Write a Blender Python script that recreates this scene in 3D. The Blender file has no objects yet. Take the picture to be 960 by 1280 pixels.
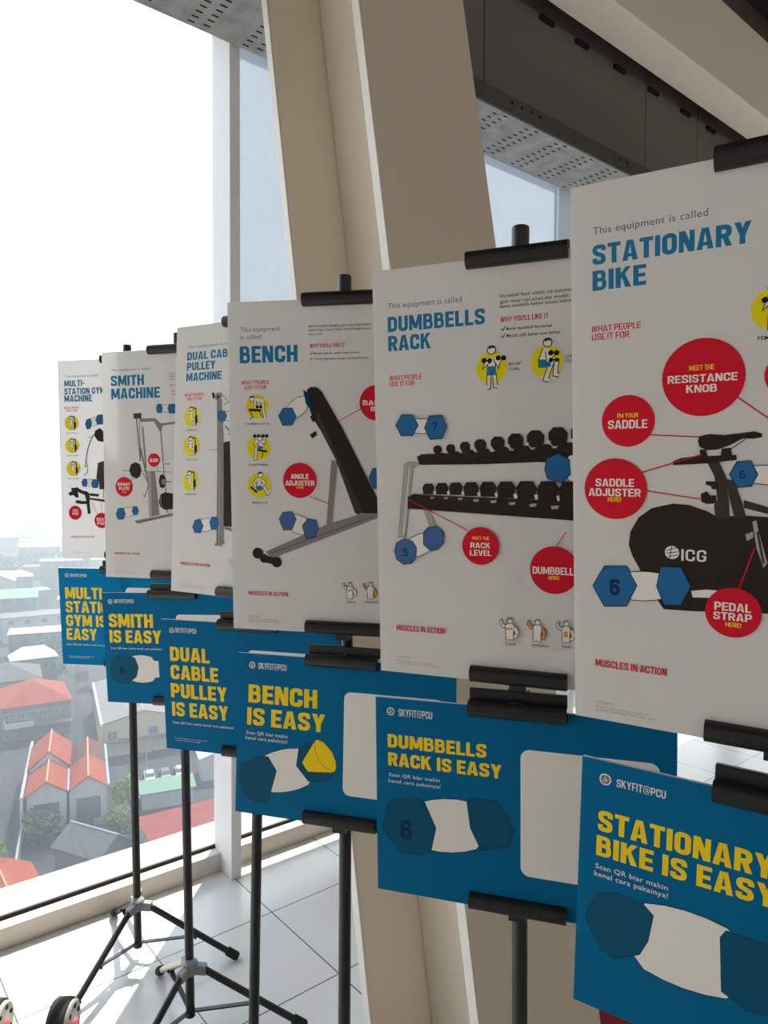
import bpy, bmesh, math, random
from mathutils import Vector, Matrix
random.seed(7)
R = math.radians
sc = bpy.context.scene
COL = sc.collection

# ------------------------------------------------------------------ camera
cam = bpy.data.cameras.new('camera')
cam.sensor_fit = 'HORIZONTAL'; cam.sensor_width = 36.0; cam.lens = 36.0 * 887.95 / 960.0
cam.clip_start = 0.05; cam.clip_end = 6000
cam_o = bpy.data.objects.new('camera', cam); COL.objects.link(cam_o)
CR = Vector((0.77503, -0.63191, 0.0045975)); CU = Vector((0.017054, 0.028188, 0.999457)); CF = Vector((0.631693, 0.774532, -0.032623))
cam_o.matrix_world = Matrix(((CR.x, CU.x, -CF.x, 0), (CR.y, CU.y, -CF.y, 0), (CR.z, CU.z, -CF.z, 1.41), (0, 0, 0, 1)))
sc.camera = cam_o
# ------------------------------------------------------------------ sky, sun, exposure
world = bpy.data.worlds.new('sky'); sc.world = world; world.use_nodes = True
nt = world.node_tree; bg = nt.nodes['Background']
tc = nt.nodes.new('ShaderNodeTexCoord'); sep = nt.nodes.new('ShaderNodeSeparateXYZ'); ramp = nt.nodes.new('ShaderNodeValToRGB')
nt.links.new(tc.outputs['Generated'], sep.inputs[0]); nt.links.new(sep.outputs['Z'], ramp.inputs[0]); nt.links.new(ramp.outputs[0], bg.inputs[0])
cr = ramp.color_ramp
cr.elements[0].position = 0.0; cr.elements[0].color = (0.96, 0.985, 1.0, 1)
cr.elements[1].position = 1.0; cr.elements[1].color = (0.22, 0.33, 0.5, 1)
e = cr.elements.new(0.55); e.color = (0.75, 0.83, 0.92, 1)
bg.inputs[1].default_value = 2.6
sun = bpy.data.lights.new('sun', 'SUN'); sun.energy = 9.0; sun.angle = R(0.6); sun.color = (1.0, 0.91, 0.77)
sun_o = bpy.data.objects.new('sun', sun); COL.objects.link(sun_o)
SUN_EL = R(55)
sd = Vector((-0.70 * math.cos(SUN_EL), -0.714 * math.cos(SUN_EL), -math.sin(SUN_EL)))
sun_o.rotation_euler = sd.to_track_quat('-Z', 'Y').to_euler(); sun_o.location = (6, 8, 14)
sc.view_settings.view_transform = 'Standard'; sc.view_settings.look = 'None'
sc.view_settings.gamma = 1.0; sc.view_settings.use_curve_mapping = False
sc.view_settings.exposure = 0.28
FILL_POWER = 17.0

# ------------------------------------------------------------------ materials
MATS = {}
def s2l(c): return tuple(((v / 255) / 12.92 if v / 255 <= .04045 else ((v / 255 + .055) / 1.055) ** 2.4) for v in c)
def mat(name, col, rough=0.6, metal=0.0, spec=0.3, noise=None, trans=0.0):
    if name in MATS: return MATS[name]
    m = bpy.data.materials.new(name); m.use_nodes = True; MATS[name] = m
    n = m.node_tree.nodes; l = m.node_tree.links; b = n['Principled BSDF']
    b.inputs['Base Color'].default_value = (*col, 1); b.inputs['Roughness'].default_value = rough
    b.inputs['Metallic'].default_value = metal; b.inputs['Specular IOR Level'].default_value = spec
    if noise:
        sc_, amt = noise
        t = n.new('ShaderNodeTexCoord'); x = n.new('ShaderNodeTexNoise'); x.inputs['Scale'].default_value = sc_; x.inputs['Detail'].default_value = 6
        mx = n.new('ShaderNodeMix'); mx.data_type = 'RGBA'
        mx.inputs['A'].default_value = (*[c * (1 - amt) for c in col], 1); mx.inputs['B'].default_value = (*[min(1, c * (1 + amt)) for c in col], 1)
        l.new(t.outputs['Object'], x.inputs['Vector']); l.new(x.outputs['Fac'], mx.inputs['Factor']); l.new(mx.outputs['Result'], b.inputs['Base Color'])
    if trans:
        tr = n.new('ShaderNodeBsdfTranslucent'); tr.inputs[0].default_value = (.80, .84, .92, 1) if name == 'board_paper' else (*col, 1); ms = n.new('ShaderNodeMixShader'); ms.inputs[0].default_value = trans
        l.new(b.outputs[0], ms.inputs[1]); l.new(tr.outputs[0], ms.inputs[2]); l.new(ms.outputs[0], n['Material Output'].inputs['Surface'])
    return m
def stripes(name, col, col2, axis, scale, rough=0.8, noise=3.0):
    """tile or corrugation courses: a wave along one local axis, broken by noise"""
    m = bpy.data.materials.new(name); m.use_nodes = True; MATS[name] = m
    n = m.node_tree.nodes; l = m.node_tree.links; b = n['Principled BSDF']; b.inputs['Roughness'].default_value = rough; b.inputs['Specular IOR Level'].default_value = .15
    t = n.new('ShaderNodeTexCoord'); w = n.new('ShaderNodeTexWave'); w.bands_direction = axis; w.inputs['Scale'].default_value = scale; w.inputs['Distortion'].default_value = noise
    w.inputs['Detail'].default_value = 2; w.inputs['Detail Scale'].default_value = 1.0
    z = n.new('ShaderNodeTexNoise'); z.inputs['Scale'].default_value = .5; z.inputs['Detail'].default_value = 4
    mx = n.new('ShaderNodeMix'); mx.data_type = 'RGBA'; mx.inputs['A'].default_value = (*col2, 1); mx.inputs['B'].default_value = (*col, 1)
    m2 = n.new('ShaderNodeMix'); m2.data_type = 'RGBA'; m2.blend_type = 'MULTIPLY'; m2.inputs['Factor'].default_value = .5
    l.new(t.outputs['Object'], w.inputs['Vector']); l.new(t.outputs['Object'], z.inputs['Vector']); l.new(w.outputs['Fac'], mx.inputs['Factor'])
    l.new(mx.outputs['Result'], m2.inputs['A']); l.new(z.outputs['Fac'], m2.inputs['B']); l.new(m2.outputs['Result'], b.inputs['Base Color'])
    return m

# printing inks and board
PAPER = mat('board_paper', (0.84, 0.81, 0.755), .55, spec=.25, trans=.34)
INK = {
 'blue': (0.016, 0.185, 0.36), 'slate': (0.10, 0.17, 0.25), 'red': (0.62, 0.010, 0.028), 'cream': (0.80, 0.77, 0.72), 'gold': (0.90, 0.63, 0.010),
 'black': (0.012, 0.011, 0.012), 'yellow': (0.78, 0.66, 0.008), 'coal': (0.028, 0.021, 0.017), 'coal2': (0.050, 0.041, 0.036), 'brown': (0.06, 0.035, 0.033),
 'ash': (0.40, 0.37, 0.34), 'ash2': (0.23, 0.215, 0.21), 'board_white': (0.78, 0.765, 0.74), 'blue2': (0.022, 0.135, 0.33), 'blue3': (0.06, 0.13, 0.33), 'navy': (0.006, 0.035, 0.10),
 'teal': (0.004, 0.085, 0.16), 'sign': (0.0005, 0.17, 0.37), 'grey': (0.38, 0.40, 0.42), 'orange': (0.80, 0.28, 0.03), 'pinkish': (0.45, 0.25, 0.22)}
def ink(k): return mat('ink_' + k, INK[k], .55, spec=.1, trans=.30 if k == 'sign' else 0)
BLACKP = mat('black_plastic', (0.012, 0.012, 0.013), .38, spec=.4)
BLACKM = mat('black_powder_coat', (0.014, 0.014, 0.016), .45, spec=.45)
GREYC = mat('grey_casting', (0.22, 0.23, 0.25), .4, spec=.4)
ALU = mat('aluminium_tube', (0.55, 0.52, 0.49), .35, metal=.6)
RUBBER = mat('rubber', (0.02, 0.02, 0.02), .8)

# ------------------------------------------------------------------ mesh helpers
def link(name, bm, mats, parent=None, smooth=False):
    me = bpy.data.meshes.new(name); bm.to_mesh(me); bm.free()
    for m in (mats if isinstance(mats, (list, tuple)) else [mats]): me.materials.append(m)
    if smooth:
        for p in me.polygons: p.use_smooth = True
        try: me.set_sharp_from_angle(angle=R(35))
        except Exception: pass
    o = bpy.data.objects.new(name, me); COL.objects.link(o)
    if parent: o.parent = parent
    return o
def tag(o, label=None, cat=None, group=None, kind=None):
    if label: o['label'] = label
    if cat: o['category'] = cat
    if group: o['group'] = group
    if kind: o['kind'] = kind
    return o
def empty(name, loc=(0, 0, 0), rz=0.0):
    o = bpy.data.objects.new(name, None); COL.objects.link(o); o.location = loc; o.rotation_euler = (0, 0, rz); o.empty_display_size = .05
    return o
def box(bm, x0, x1, y0, y1, z0, z1, M=None, mi=0):
    vs = [bm.verts.new(p) for p in ((x0, y0, z0), (x1, y0, z0), (x1, y1, z0), (x0, y1, z0), (x0, y0, z1), (x1, y0, z1), (x1, y1, z1), (x0, y1, z1))]
    if M is not None:
        for v in vs: v.co = M @ v.co
    for f in ((3, 2, 1, 0), (4, 5, 6, 7), (0, 1, 5, 4), (1, 2, 6, 5), (2, 3, 7, 6), (3, 0, 4, 7)): bm.faces.new([vs[i] for i in f]).material_index = mi
def bevel(bm, w, seg=2):
    bmesh.ops.bevel(bm, geom=bm.edges[:], offset=w, segments=seg, affect='EDGES', profile=.6)
def prism(bm, prof, a, b, ax, ay, mi=0):
    """profile points (u, v) swept from a to b with frame axes ax, ay"""
    A = [bm.verts.new(Vector(a) + ax * u + ay * v) for u, v in prof]; B = [bm.verts.new(Vector(b) + ax * u + ay * v) for u, v in prof]
    k = len(prof)
    for i in range(k): bm.faces.new((A[i], A[(i + 1) % k], B[(i + 1) % k], B[i])).material_index = mi
    bm.faces.new(A[::-1]).material_index = mi; bm.faces.new(B).material_index = mi
def frame(d):
    d = Vector(d).normalized(); up = Vector((0, 0, 1)) if abs(d.z) < .95 else Vector((1, 0, 0))
    ax = d.cross(up).normalized(); return d, ax, ax.cross(d).normalized()
def tube(bm, a, b, r, n=16, r2=None, mi=0):
    a, b = Vector(a), Vector(b); d, ax, ay = frame(b - a); r2 = r if r2 is None else r2
    A = [bm.verts.new(a + (ax * math.cos(t) + ay * math.sin(t)) * r) for t in [2 * math.pi * i / n for i in range(n)]]
    B = [bm.verts.new(b + (ax * math.cos(t) + ay * math.sin(t)) * r2) for t in [2 * math.pi * i / n for i in range(n)]]
    for i in range(n): bm.faces.new((A[i], A[(i + 1) % n], B[(i + 1) % n], B[i])).material_index = mi
    bm.faces.new(A[::-1]).material_index = mi; bm.faces.new(B).material_index = mi
def lathe(bm, a, d, prof, n=20, mi=0):
    a = Vector(a); d, ax, ay = frame(d); rings = []
    for h, r in prof: rings.append([bm.verts.new(a + d * h + (ax * math.cos(2 * math.pi * i / n) + ay * math.sin(2 * math.pi * i / n)) * r) for i in range(n)])
    for p, q in zip(rings, rings[1:]):
        for i in range(n): bm.faces.new((p[i], p[(i + 1) % n], q[(i + 1) % n], q[i])).material_index = mi
    bm.faces.new(rings[0][::-1]).material_index = mi; bm.faces.new(rings[-1]).material_index = mi

# ------------------------------------------------------------------ the room (X along the window wall, Y towards the window)
WALL = mat('wall_paint', (0.74, 0.71, 0.66), .8, noise=(3, .03))
WHITE = mat('white_frame_paint', (0.74, 0.75, 0.77), .4, spec=.4, noise=(2, .03))
COLP = mat('column_paint', (0.81, 0.735, 0.63), .55, spec=.3, noise=(1.2, .05))
DARKP = mat('dark_fascia_panel', (0.16, 0.155, 0.15), .5, spec=.3, noise=(2.5, .12))
CONC = mat('grey_concrete', (0.10, 0.098, 0.095), .8, noise=(8, .35))
BEAMP = mat('beam_paint', (0.88, 0.82, 0.74), .7, noise=(1.5, .03))
GALV = mat('galvanised_plate', (0.36, 0.355, 0.34), .7, noise=(14, .55))
DARK = mat('dark_void', (0.012, 0.013, 0.013), .9)
X0, X1, Y0, Y1, ZC = -5.2, 7.2, -5.0, 2.43, 4.3
def structure(name, bm, m, smooth=False): return tag(link(name, bm, m, smooth=smooth), kind='structure')
# floor tiles
fm = bpy.data.materials.new('glossy_floor_tile'); fm.use_nodes = True
n = fm.node_tree.nodes; l = fm.node_tree.links; b = n['Principled BSDF']
t = n.new('ShaderNodeTexCoord'); mp = n.new('ShaderNodeMapping'); mp.inputs['Location'].default_value = (-0.026, -0.105, 0)
br = n.new('ShaderNodeTexBrick'); br.offset = 0.0; br.squash = 1.0
for k, v in (('Scale', 1.0), ('Mortar Size', 0.0022), ('Mortar Smooth', 0.1), ('Brick Width', .385), ('Row Height', .385)): br.inputs[k].default_value = v
br.inputs['Color1'].default_value = (0.72, 0.70, 0.67, 1); br.inputs['Color2'].default_value = (0.69, 0.675, 0.65, 1); br.inputs['Mortar'].default_value = (0.10, 0.09, 0.085, 1)
nz = n.new('ShaderNodeTexNoise'); nz.inputs['Scale'].default_value = 5; nz.inputs['Detail'].default_value = 6
mx = n.new('ShaderNodeMix'); mx.data_type = 'RGBA'; mx.blend_type = 'MULTIPLY'; mx.inputs['Factor'].default_value = .10
l.new(t.outputs['Object'], mp.inputs[0]); l.new(mp.outputs[0], br.inputs['Vector']); l.new(t.outputs['Object'], nz.inputs['Vector'])
l.new(br.outputs['Color'], mx.inputs['A']); l.new(nz.outputs['Color'], mx.inputs['B']); l.new(mx.outputs['Result'], b.inputs['Base Color'])
b.inputs['Roughness'].default_value = .22; b.inputs['Specular IOR Level'].default_value = .5
bm = bmesh.new(); box(bm, X0, X1, Y0, Y1 + .02, -.15, 0); structure('floor', bm, fm)
bm = bmesh.new(); box(bm, X0, X1, Y0, Y1 + .02, ZC, ZC + .15); structure('ceiling', bm, mat('dark_slab', (0.05, 0.05, 0.048), .9, noise=(3, .3)))
bm = bmesh.new(); box(bm, X0, X1, Y0 - .15, Y0, 0, ZC); structure('wall_back', bm, WALL)
bm = bmesh.new(); box(bm, X1, X1 + .15, Y0, Y1, 0, ZC); structure('wall_right', bm, WALL)
bm = bmesh.new(); box(bm, X0 - .15, X0, Y0, Y1, 0, ZC); structure('wall_left', bm, WALL)
# kerb under the glass, gasket, outer ledge
bm = bmesh.new(); box(bm, X0, X1, 2.37, 2.418, 0, .068); bevel(bm, .004); structure('trim_1', bm, mat('kerb_paint', (0.60, 0.56, 0.51), .5, noise=(4, .05)))
bm = bmesh.new(); box(bm, X0, X1, 2.419, 2.427, 0, .079); structure('trim_2', bm, mat('black_gasket', (0.03, 0.03, 0.03), .7))
bm = bmesh.new(); box(bm, X0, X1, 2.437, 2.62, -.3, .066); structure('trim_3', bm, mat('outer_ledge_paint', (0.20, 0.20, 0.195), .7, noise=(5, .12)))
# facade below and above the glass, seen only from aside
bm = bmesh.new(); box(bm, X0, X1, 2.437, 2.55, -3.5, -.3); box(bm, X0, X1, 2.41, 2.438, 3.06, 5.0); structure('wall_front', bm, WALL)
# mullions
MX = [-4.78, -2.79, -.805, 1.165, 3.145, 5.13]
for i, x in enumerate(MX):
    bm = bmesh.new(); box(bm, x, x + .04, 2.285, 2.418, 0, 3.4); bevel(bm, .003); box(bm, x + .006, x + .034, 2.418, 2.436, .05, 3.4)
    structure('trim_%d' % (4 + i), bm, WHITE)
# panes
gm = bpy.data.materials.new('dusty_glass'); gm.use_nodes = True; n = gm.node_tree.nodes; l = gm.node_tree.links; n.remove(n['Principled BSDF'])
tr = n.new('ShaderNodeBsdfTransparent'); tr.inputs[0].default_value = (0.955, 0.975, 0.985, 1)
gl = n.new('ShaderNodeBsdfGlossy'); gl.inputs['Roughness'].default_value = .02; tl = n.new('ShaderNodeBsdfTranslucent'); tl.inputs[0].default_value = (0.88, 0.95, 1.0, 1)
fr = n.new('ShaderNodeFresnel'); fr.inputs[0].default_value = 1.35; m1 = n.new('ShaderNodeMixShader'); m2 = n.new('ShaderNodeMixShader'); m2.inputs[0].default_value = .012
l.new(tr.outputs[0], m2.inputs[1]); l.new(tl.outputs[0], m2.inputs[2]); l.new(fr.outputs[0], m1.inputs[0]); l.new(m2.outputs[0], m1.inputs[1]); l.new(gl.outputs[0], m1.inputs[2])
l.new(m1.outputs[0], n['Material Output'].inputs['Surface'])
edges = [X0] + MX + [X1]
for i in range(len(edges) - 1):
    a = edges[i] + (.02 if i else 0); c = edges[i + 1] + .02
    bm = bmesh.new(); vs = [bm.verts.new(p) for p in ((a, 2.428, .045), (c, 2.428, .045), (c, 2.428, 3.06), (a, 2.428, 3.06))]; bm.faces.new(vs)
    structure('window_%d' % (i + 1), bm, gm)
# screen roller blind behind the column; the farther one is added unseen to block sun
bl = bpy.data.materials.new('screen_blind_fabric'); bl.use_nodes = True; n = bl.node_tree.nodes; l = bl.node_tree.links; n.remove(n['Principled BSDF'])
tr = n.new('ShaderNodeBsdfTransparent'); tl = n.new('ShaderNodeBsdfTranslucent'); tl.inputs[0].default_value = (0.43, 0.47, 0.51, 1)
t = n.new('ShaderNodeTexCoord'); nz = n.new('ShaderNodeTexNoise'); nz.inputs['Scale'].default_value = 60; mr = n.new('ShaderNodeMapRange'); mr.inputs['To Min'].default_value = .82; mr.inputs['To Max'].default_value = .97
ms = n.new('ShaderNodeMixShader'); l.new(t.outputs['Object'], nz.inputs['Vector']); l.new(nz.outputs['Fac'], mr.inputs['Value']); l.new(mr.outputs[0], ms.inputs[0])
l.new(tr.outputs[0], ms.inputs[1]); l.new(tl.outputs[0], ms.inputs[2]); l.new(ms.outputs[0], n['Material Output'].inputs['Surface'])
for a, c, zb, lab in ((1.212, 3.138, .22, 'pale screen roller blind behind the leaning white column, drawn down almost to the kerb'), (3.192, 5.125, .85, 'unseen roller blind added on the farthest window to keep direct sun off the floor')):
    r = tag(empty('roller_blind', ((a + c) / 2, 2.40, 0)), lab, 'blind'); w = (c - a) / 2
    bm = bmesh.new(); box(bm, -w, w, -.0006, .0006, zb + .02, 3.03); link('fabric', bm, bl, r)
    bm = bmesh.new(); box(bm, -w, w, -.006, .006, zb, zb + .025); bevel(bm, .003); link('bottom_bar', bm, WHITE, r)
# perforated soffit, concrete strip, dark fascia
FY, SZ = 1.975, 2.945
root = tag(empty('edge_beam', (0, FY, SZ)), kind='structure')
bm = bmesh.new(); box(bm, X0, X1, 0, .305, 0, .02); link('soffit_plate', bm, GALV, root)
bm = bmesh.new()
for i in range(38):                                     # double rows of punched slots
    for c_ in range(2):
        for j in range(9):
            x = -1.4 + i * .2 + c_ * .05; y = .285 - .012 * c_ - j * .031
            vs = [bm.verts.new(p) for p in ((x, y, -.0006), (x, y - .008, -.0006), (x + .024, y - .008, -.0006), (x + .024, y, -.0006))]; bm.faces.new(vs)
link('slot_pattern', bm, DARK, root)
bm = bmesh.new(); box(bm, X0, X1, -.010, 0, -.003, .070); link('concrete_strip', bm, CONC, root)
bm = bmesh.new()
for x in (2.27, 2.33, 2.39, 2.45, 3.05, 3.11): lathe(bm, (x, -.0095, .045), (0, -1, 0), [(0, .008), (.001, .008)], 10)
link('bolt_hole_pattern', bm, DARK, root)
bm = bmesh.new()
js = [X0, -.9, .6, 2.115, 3.29, 3.81, 5.0, X1]
for a, c in zip(js, js[1:]): box(bm, a + .003, c - .003, .004, .03, .072, ZC - SZ)
box(bm, X0, X1, .035, .28, .02, ZC - SZ); link('fascia_panels', bm, DARKP, root)
bm = bmesh.new()
for x in (2.45, 2.7, 3.0, 3.3, 3.62, 3.9): box(bm, x, x + .09, -.012, .006, .46, .478)
link('bracket_clips', bm, DARK, root)
bm = bmesh.new(); box(bm, X0, X1, 1.726, 1.90, 3.423, 3.82); bevel(bm, .006); structure('trim_11', bm, BEAMP)
# pipes and cable tray in the dark above the beam
bm = bmesh.new(); tube(bm, (X0, 1.35, 4.12), (X1, 1.35, 4.12), .05); tube(bm, (X0, 1.1, 4.16), (X1, 1.1, 4.16), .03); structure('trim_12', bm, mat('dark_pipe', (0.05, 0.055, 0.05), .5))
# unseen fill lamps, added behind the camera to raise the indoor light
TUBE = bpy.data.materials.new('fill_lamp_tube'); TUBE.use_nodes = True; n = TUBE.node_tree.nodes; n.remove(n['Principled BSDF']); em = n.new('ShaderNodeEmission'); em.inputs[0].default_value = (1.0, 0.86, 0.70, 1); em.inputs[1].default_value = FILL_POWER
TUBE.node_tree.links.new(em.outputs[0], n['Material Output'].inputs['Surface'])
FILLM = mat('fill_lamp_housing', (.6, .6, .6), .4)
for i, (lx, ly) in enumerate(((-3.4, -.6), (-3.4, -3.0), (-1.0, -2.2), (1.6, -2.6), (4.4, -1.2), (4.4, -3.4))):
    r = tag(empty('fill_lamp', (lx, ly, 3.15)), 'unseen fill lamp added over the room behind the camera', 'lamp', 'added fill lamps')
    bm = bmesh.new(); box(bm, -.75, .75, -.03, .03, .05, .09); bevel(bm, .004); link('housing', bm, FILLM, r)
    bm = bmesh.new(); tube(bm, (-.72, 0, .015), (.72, 0, .015), .030, 12); link('tube', bm, TUBE, r, True)
    for X_ in (-.6, .6):
        bm = bmesh.new(); tube(bm, (X_, 0, .09), (X_, 0, ZC - 3.15), .002, 6); link('suspension_wire', bm, FILLM, r)
# leaning H-section column
bm = bmesh.new(); k = .185
def lean(p): return Vector((p[0], p[1] + k * p[2], p[2]))
def lbox(x0, x1, y0, y1):
    pts = [(x0, y0), (x1, y0), (x1, y1), (x0, y1)]
    A = [bm.verts.new(lean((x, y, -.02))) for x, y in pts]; B = [bm.verts.new(lean((x, y, ZC))) for x, y in pts]
    for i in range(4): bm.faces.new((A[i], A[(i + 1) % 4], B[(i + 1) % 4], B[i]))
    bm.faces.new(A[::-1]); bm.faces.new(B)
lbox(.983, 1.345, .838, .858); lbox(.983, 1.345, 1.208, 1.228); lbox(1.158, 1.178, .858, 1.208)
bmesh.ops.bevel(bm, geom=bm.edges[:], offset=.0025, segments=2, affect='EDGES')
co_ = structure('column', bm, COLP)
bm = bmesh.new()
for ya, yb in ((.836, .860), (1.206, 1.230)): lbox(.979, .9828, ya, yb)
link('lit_edge_strip', bm, mat('lit_edge_white', (.88, .86, .82), .5), co_)  # added white strips that paint direct light onto the flange edges

# ------------------------------------------------------------------ lettering
TT = .215
def _round(pts, r, closed, seg=5):
    out = []; k = len(pts)
    for i, p in enumerate(pts):
        p = Vector(p)
        if not closed and i in (0, k - 1): out.append(p); continue
        a, c = Vector(pts[i - 1]), Vector(pts[(i + 1) % k]); ua, uc = (a - p), (c - p)
        rr = min(r, ua.length * .49, uc.length * .49); ua.normalize(); uc.normalize(); A, C_ = p + ua * rr, p + uc * rr
        for j in range(seg + 1):
            s = j / seg; out.append(A * (1 - s) ** 2 + p * 2 * s * (1 - s) * 1.0 + C_ * s ** 2)
    return out
def stroke(pts, w, closed=False):
    """quads along a polyline with mitred joins"""
    pts = [Vector(p) for p in pts]; k = len(pts); L_, R_ = [], []
    for i in range(k):
        d0 = (pts[i] - pts[i - 1]) if (i or closed) else None; d1 = (pts[(i + 1) % k] - pts[i]) if (i < k - 1 or closed) else None
        d0 = d1 if d0 is None or d0.length < 1e-9 else d0; d1 = d0 if d1 is None or d1.length < 1e-9 else d1
        d0, d1 = d0.normalized(), d1.normalized(); n0, n1 = Vector((-d0.y, d0.x)), Vector((-d1.y, d1.x)); m = (n0 + n1)
        m = n0 if m.length < 1e-6 else m.normalized(); s = w / 2 / max(.35, m.dot(n0)); L_.append(pts[i] + m * s); R_.append(pts[i] - m * s)
    return [(R_[i], R_[(i + 1) % k], L_[(i + 1) % k], L_[i]) for i in range(k if closed else k - 1)]
def glyph(ch, T):
    h = T / 2; w = .60; q = []
    lay = [0]
    def S(pts, r=.17, closed=False, ww=T): lay[0] += 1; q.extend((lay[0], g) for g in stroke(_round(pts, r, closed), ww, closed))
    def P(*pts): lay[0] += 1; q.append((lay[0], [Vector(p) for p in pts]))
    def B(x0, y0, x1, y1): P((x0, y0), (x1, y0), (x1, y1), (x0, y1))
    if ch == ' ': return .26, q
    if ch in 'OQ0': S([(h, h), (w - h, h), (w - h, 1 - h), (h, 1 - h)], .22, True)
    elif ch == 'C': S([(w - h, .38), (w - h, h), (h, h), (h, 1 - h), (w - h, 1 - h), (w - h, .62)], .22)
    elif ch == 'G': S([(w - h, .66), (w - h, 1 - h), (h, 1 - h), (h, h), (w - h, h), (w - h, .52)], .22); B(.32, .40, w, .53)
    elif ch == 'S': S([(w - h, .68), (w - h, 1 - h), (h, 1 - h), (h, .57), (w - h, .43), (w - h, h), (h, h), (h, .32)], .19, ww=T * .95)
    elif ch == 'D': S([(h * .5, h), (w - h, h), (w - h, 1 - h), (h * .5, 1 - h)], .24); B(0, 0, T, 1)
    elif ch == 'B':
        g = T * .42; S([(h, 1 - g), (w - h - .03, 1 - g), (w - h - .03, .53), (h, .53)], .15, ww=T * .86); S([(h, .53), (w - h, .53), (w - h, g), (h, g)], .16, ww=T * .86); B(0, 0, T, 1)
    elif ch == 'P': S([(h, 1 - h), (w - h, 1 - h), (w - h, .44), (h, .44)], .19); B(0, 0, T, 1)
    elif ch == 'R': S([(h, 1 - h), (w - h, 1 - h), (w - h, .48), (h, .48)], .19); B(0, 0, T, 1); P((.24, .45), (.24 + T, .45), (w + .02, 0), (w + .02 - T * 1.1, 0))
    elif ch == 'U': S([(h, 1), (h, h), (w - h, h), (w - h, 1)], .22)
    elif ch == 'J': w = .5; S([(w - h, 1), (w - h, h), (h, h), (h, .34)], .2)
    elif ch == 'A': w = .66; m = w / 2; P((0, 0), (T * 1.05, 0), (m + T * .12, 1), (m - T * .62, 1)); P((w - T * 1.05, 0), (w, 0), (m + T * .62, 1), (m - T * .12, 1)); B(.15, .18, w - .15, .18 + T * .75)
    elif ch == 'E': w = .52; B(0, 0, T, 1); B(0, 0, w, T * .9); B(0, 1 - T * .9, w, 1); B(0, .5 - T * .42, w - .04, .5 + T * .42)
    elif ch == 'F': w = .50; B(0, 0, T, 1); B(0, 1 - T * .9, w, 1); B(0, .45 - T * .42, w - .05, .45 + T * .42)
    elif ch == 'H': B(0, 0, T, 1); B(w - T, 0, w, 1); B(0, .5 - T * .45, w, .5 + T * .45)
    elif ch == 'I': w = T; B(0, 0, T, 1)
    elif ch == 'K': w = .64; B(0, 0, T, 1); P((T * .8, .34), (T * .8, .62), (w - T * 1.15, 1), (w - .01, 1)); P((T + .04, .52), (T + .17, .66), (w, 0), (w - T * 1.15, 0))
    elif ch == 'L': w = .50; B(0, 0, T, 1); B(0, 0, w, T * .9)
    elif ch == 'M': w = .80; B(0, 0, T * .92, 1); B(w - T * .92, 0, w, 1); P((0, 1), (T * 1.15, 1), (w / 2 + T * .42, .12), (w / 2 - T * .42, .12)); P((w - T * 1.15, 1), (w, 1), (w / 2 + T * .42, .12), (w / 2 - T * .42, .12))
    elif ch == 'N': w = .62; B(0, 0, T * .92, 1); B(w - T * .92, 0, w, 1); P((0, 1), (T * 1.12, 1), (w, 0), (w - T * 1.12, 0))
    elif ch == 'T': w = .56; B(w / 2 - h, 0, w / 2 + h, 1); B(0, 1 - T * .9, w, 1)
    elif ch == 'V': w = .64; m = w / 2; P((0, 1), (T * 1.05, 1), (m + T * .12, 0), (m - T * .6, 0)); P((w - T * 1.05, 1), (w, 1), (m + T * .6, 0), (m - T * .12, 0))
    elif ch == 'W':
        w = .92
        for x in (0, .39): P((x, 1), (x + T, 1), (x + .13 + T * .5, 0), (x + .13 - T * .3, 0)); P((x + .53 - T, 1), (x + .53, 1), (x + .13 + T * 1.1, 0), (x + .13 + T * .1, 0))
    elif ch == 'X': P((0, 1), (T * 1.15, 1), (w, 0), (w - T * 1.15, 0)); P((w - T * 1.15, 1), (w, 1), (T * 1.15, 0), (0, 0))
    elif ch == 'Y': w = .64; m = w / 2; B(m - h, 0, m + h, .45); P((0, 1), (T * 1.08, 1), (m + h, .40), (m - h, .40)); P((w - T * 1.08, 1), (w, 1), (m + h, .40), (m - h, .40))
    elif ch == 'Z': B(0, 0, w, T * .9); B(0, 1 - T * .9, w, 1); P((0, T * .9), (T * 1.2, T * .9), (w, 1 - T * .9), (w - T * 1.2, 1 - T * .9))
    elif ch == '6': S([(w - h, .72), (w - h, 1 - h), (h, 1 - h), (h, h), (w - h, h), (w - h, .56), (h, .56)], .2)
    elif ch == '5': S([(w - .02, 1 - h), (h, 1 - h), (h, .58), (w - h, .58), (w - h, h), (h * .3, h)], .14)
    elif ch == '7': B(0, 1 - T, w, 1); P((w - T * 1.1, 1 - T), (w, 1 - T), (T * 1.3, 0), (T * .2, 0))
    elif ch == '@':
        w = .95; t_ = T * .55; S([(w * .8, t_ / 2), (t_ / 2, t_ / 2), (t_ / 2, 1 - t_ / 2), (w - t_ / 2, 1 - t_ / 2), (w - t_ / 2, .28), (w * .62, .28)], .28, ww=t_); S([(.34, .32), (.62, .32), (.62, .7), (.34, .7)], .14, True, ww=t_)
    elif ch == '-': w = .32; B(0, .36, w, .36 + T * .9)
    elif ch == "'": w = T * .8; B(0, .66, w, 1)
    elif ch == '!': w = T; B(0, .32, T, 1); B(0, 0, T, T)
    else: B(0, 0, w, T)
    return w, q
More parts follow.
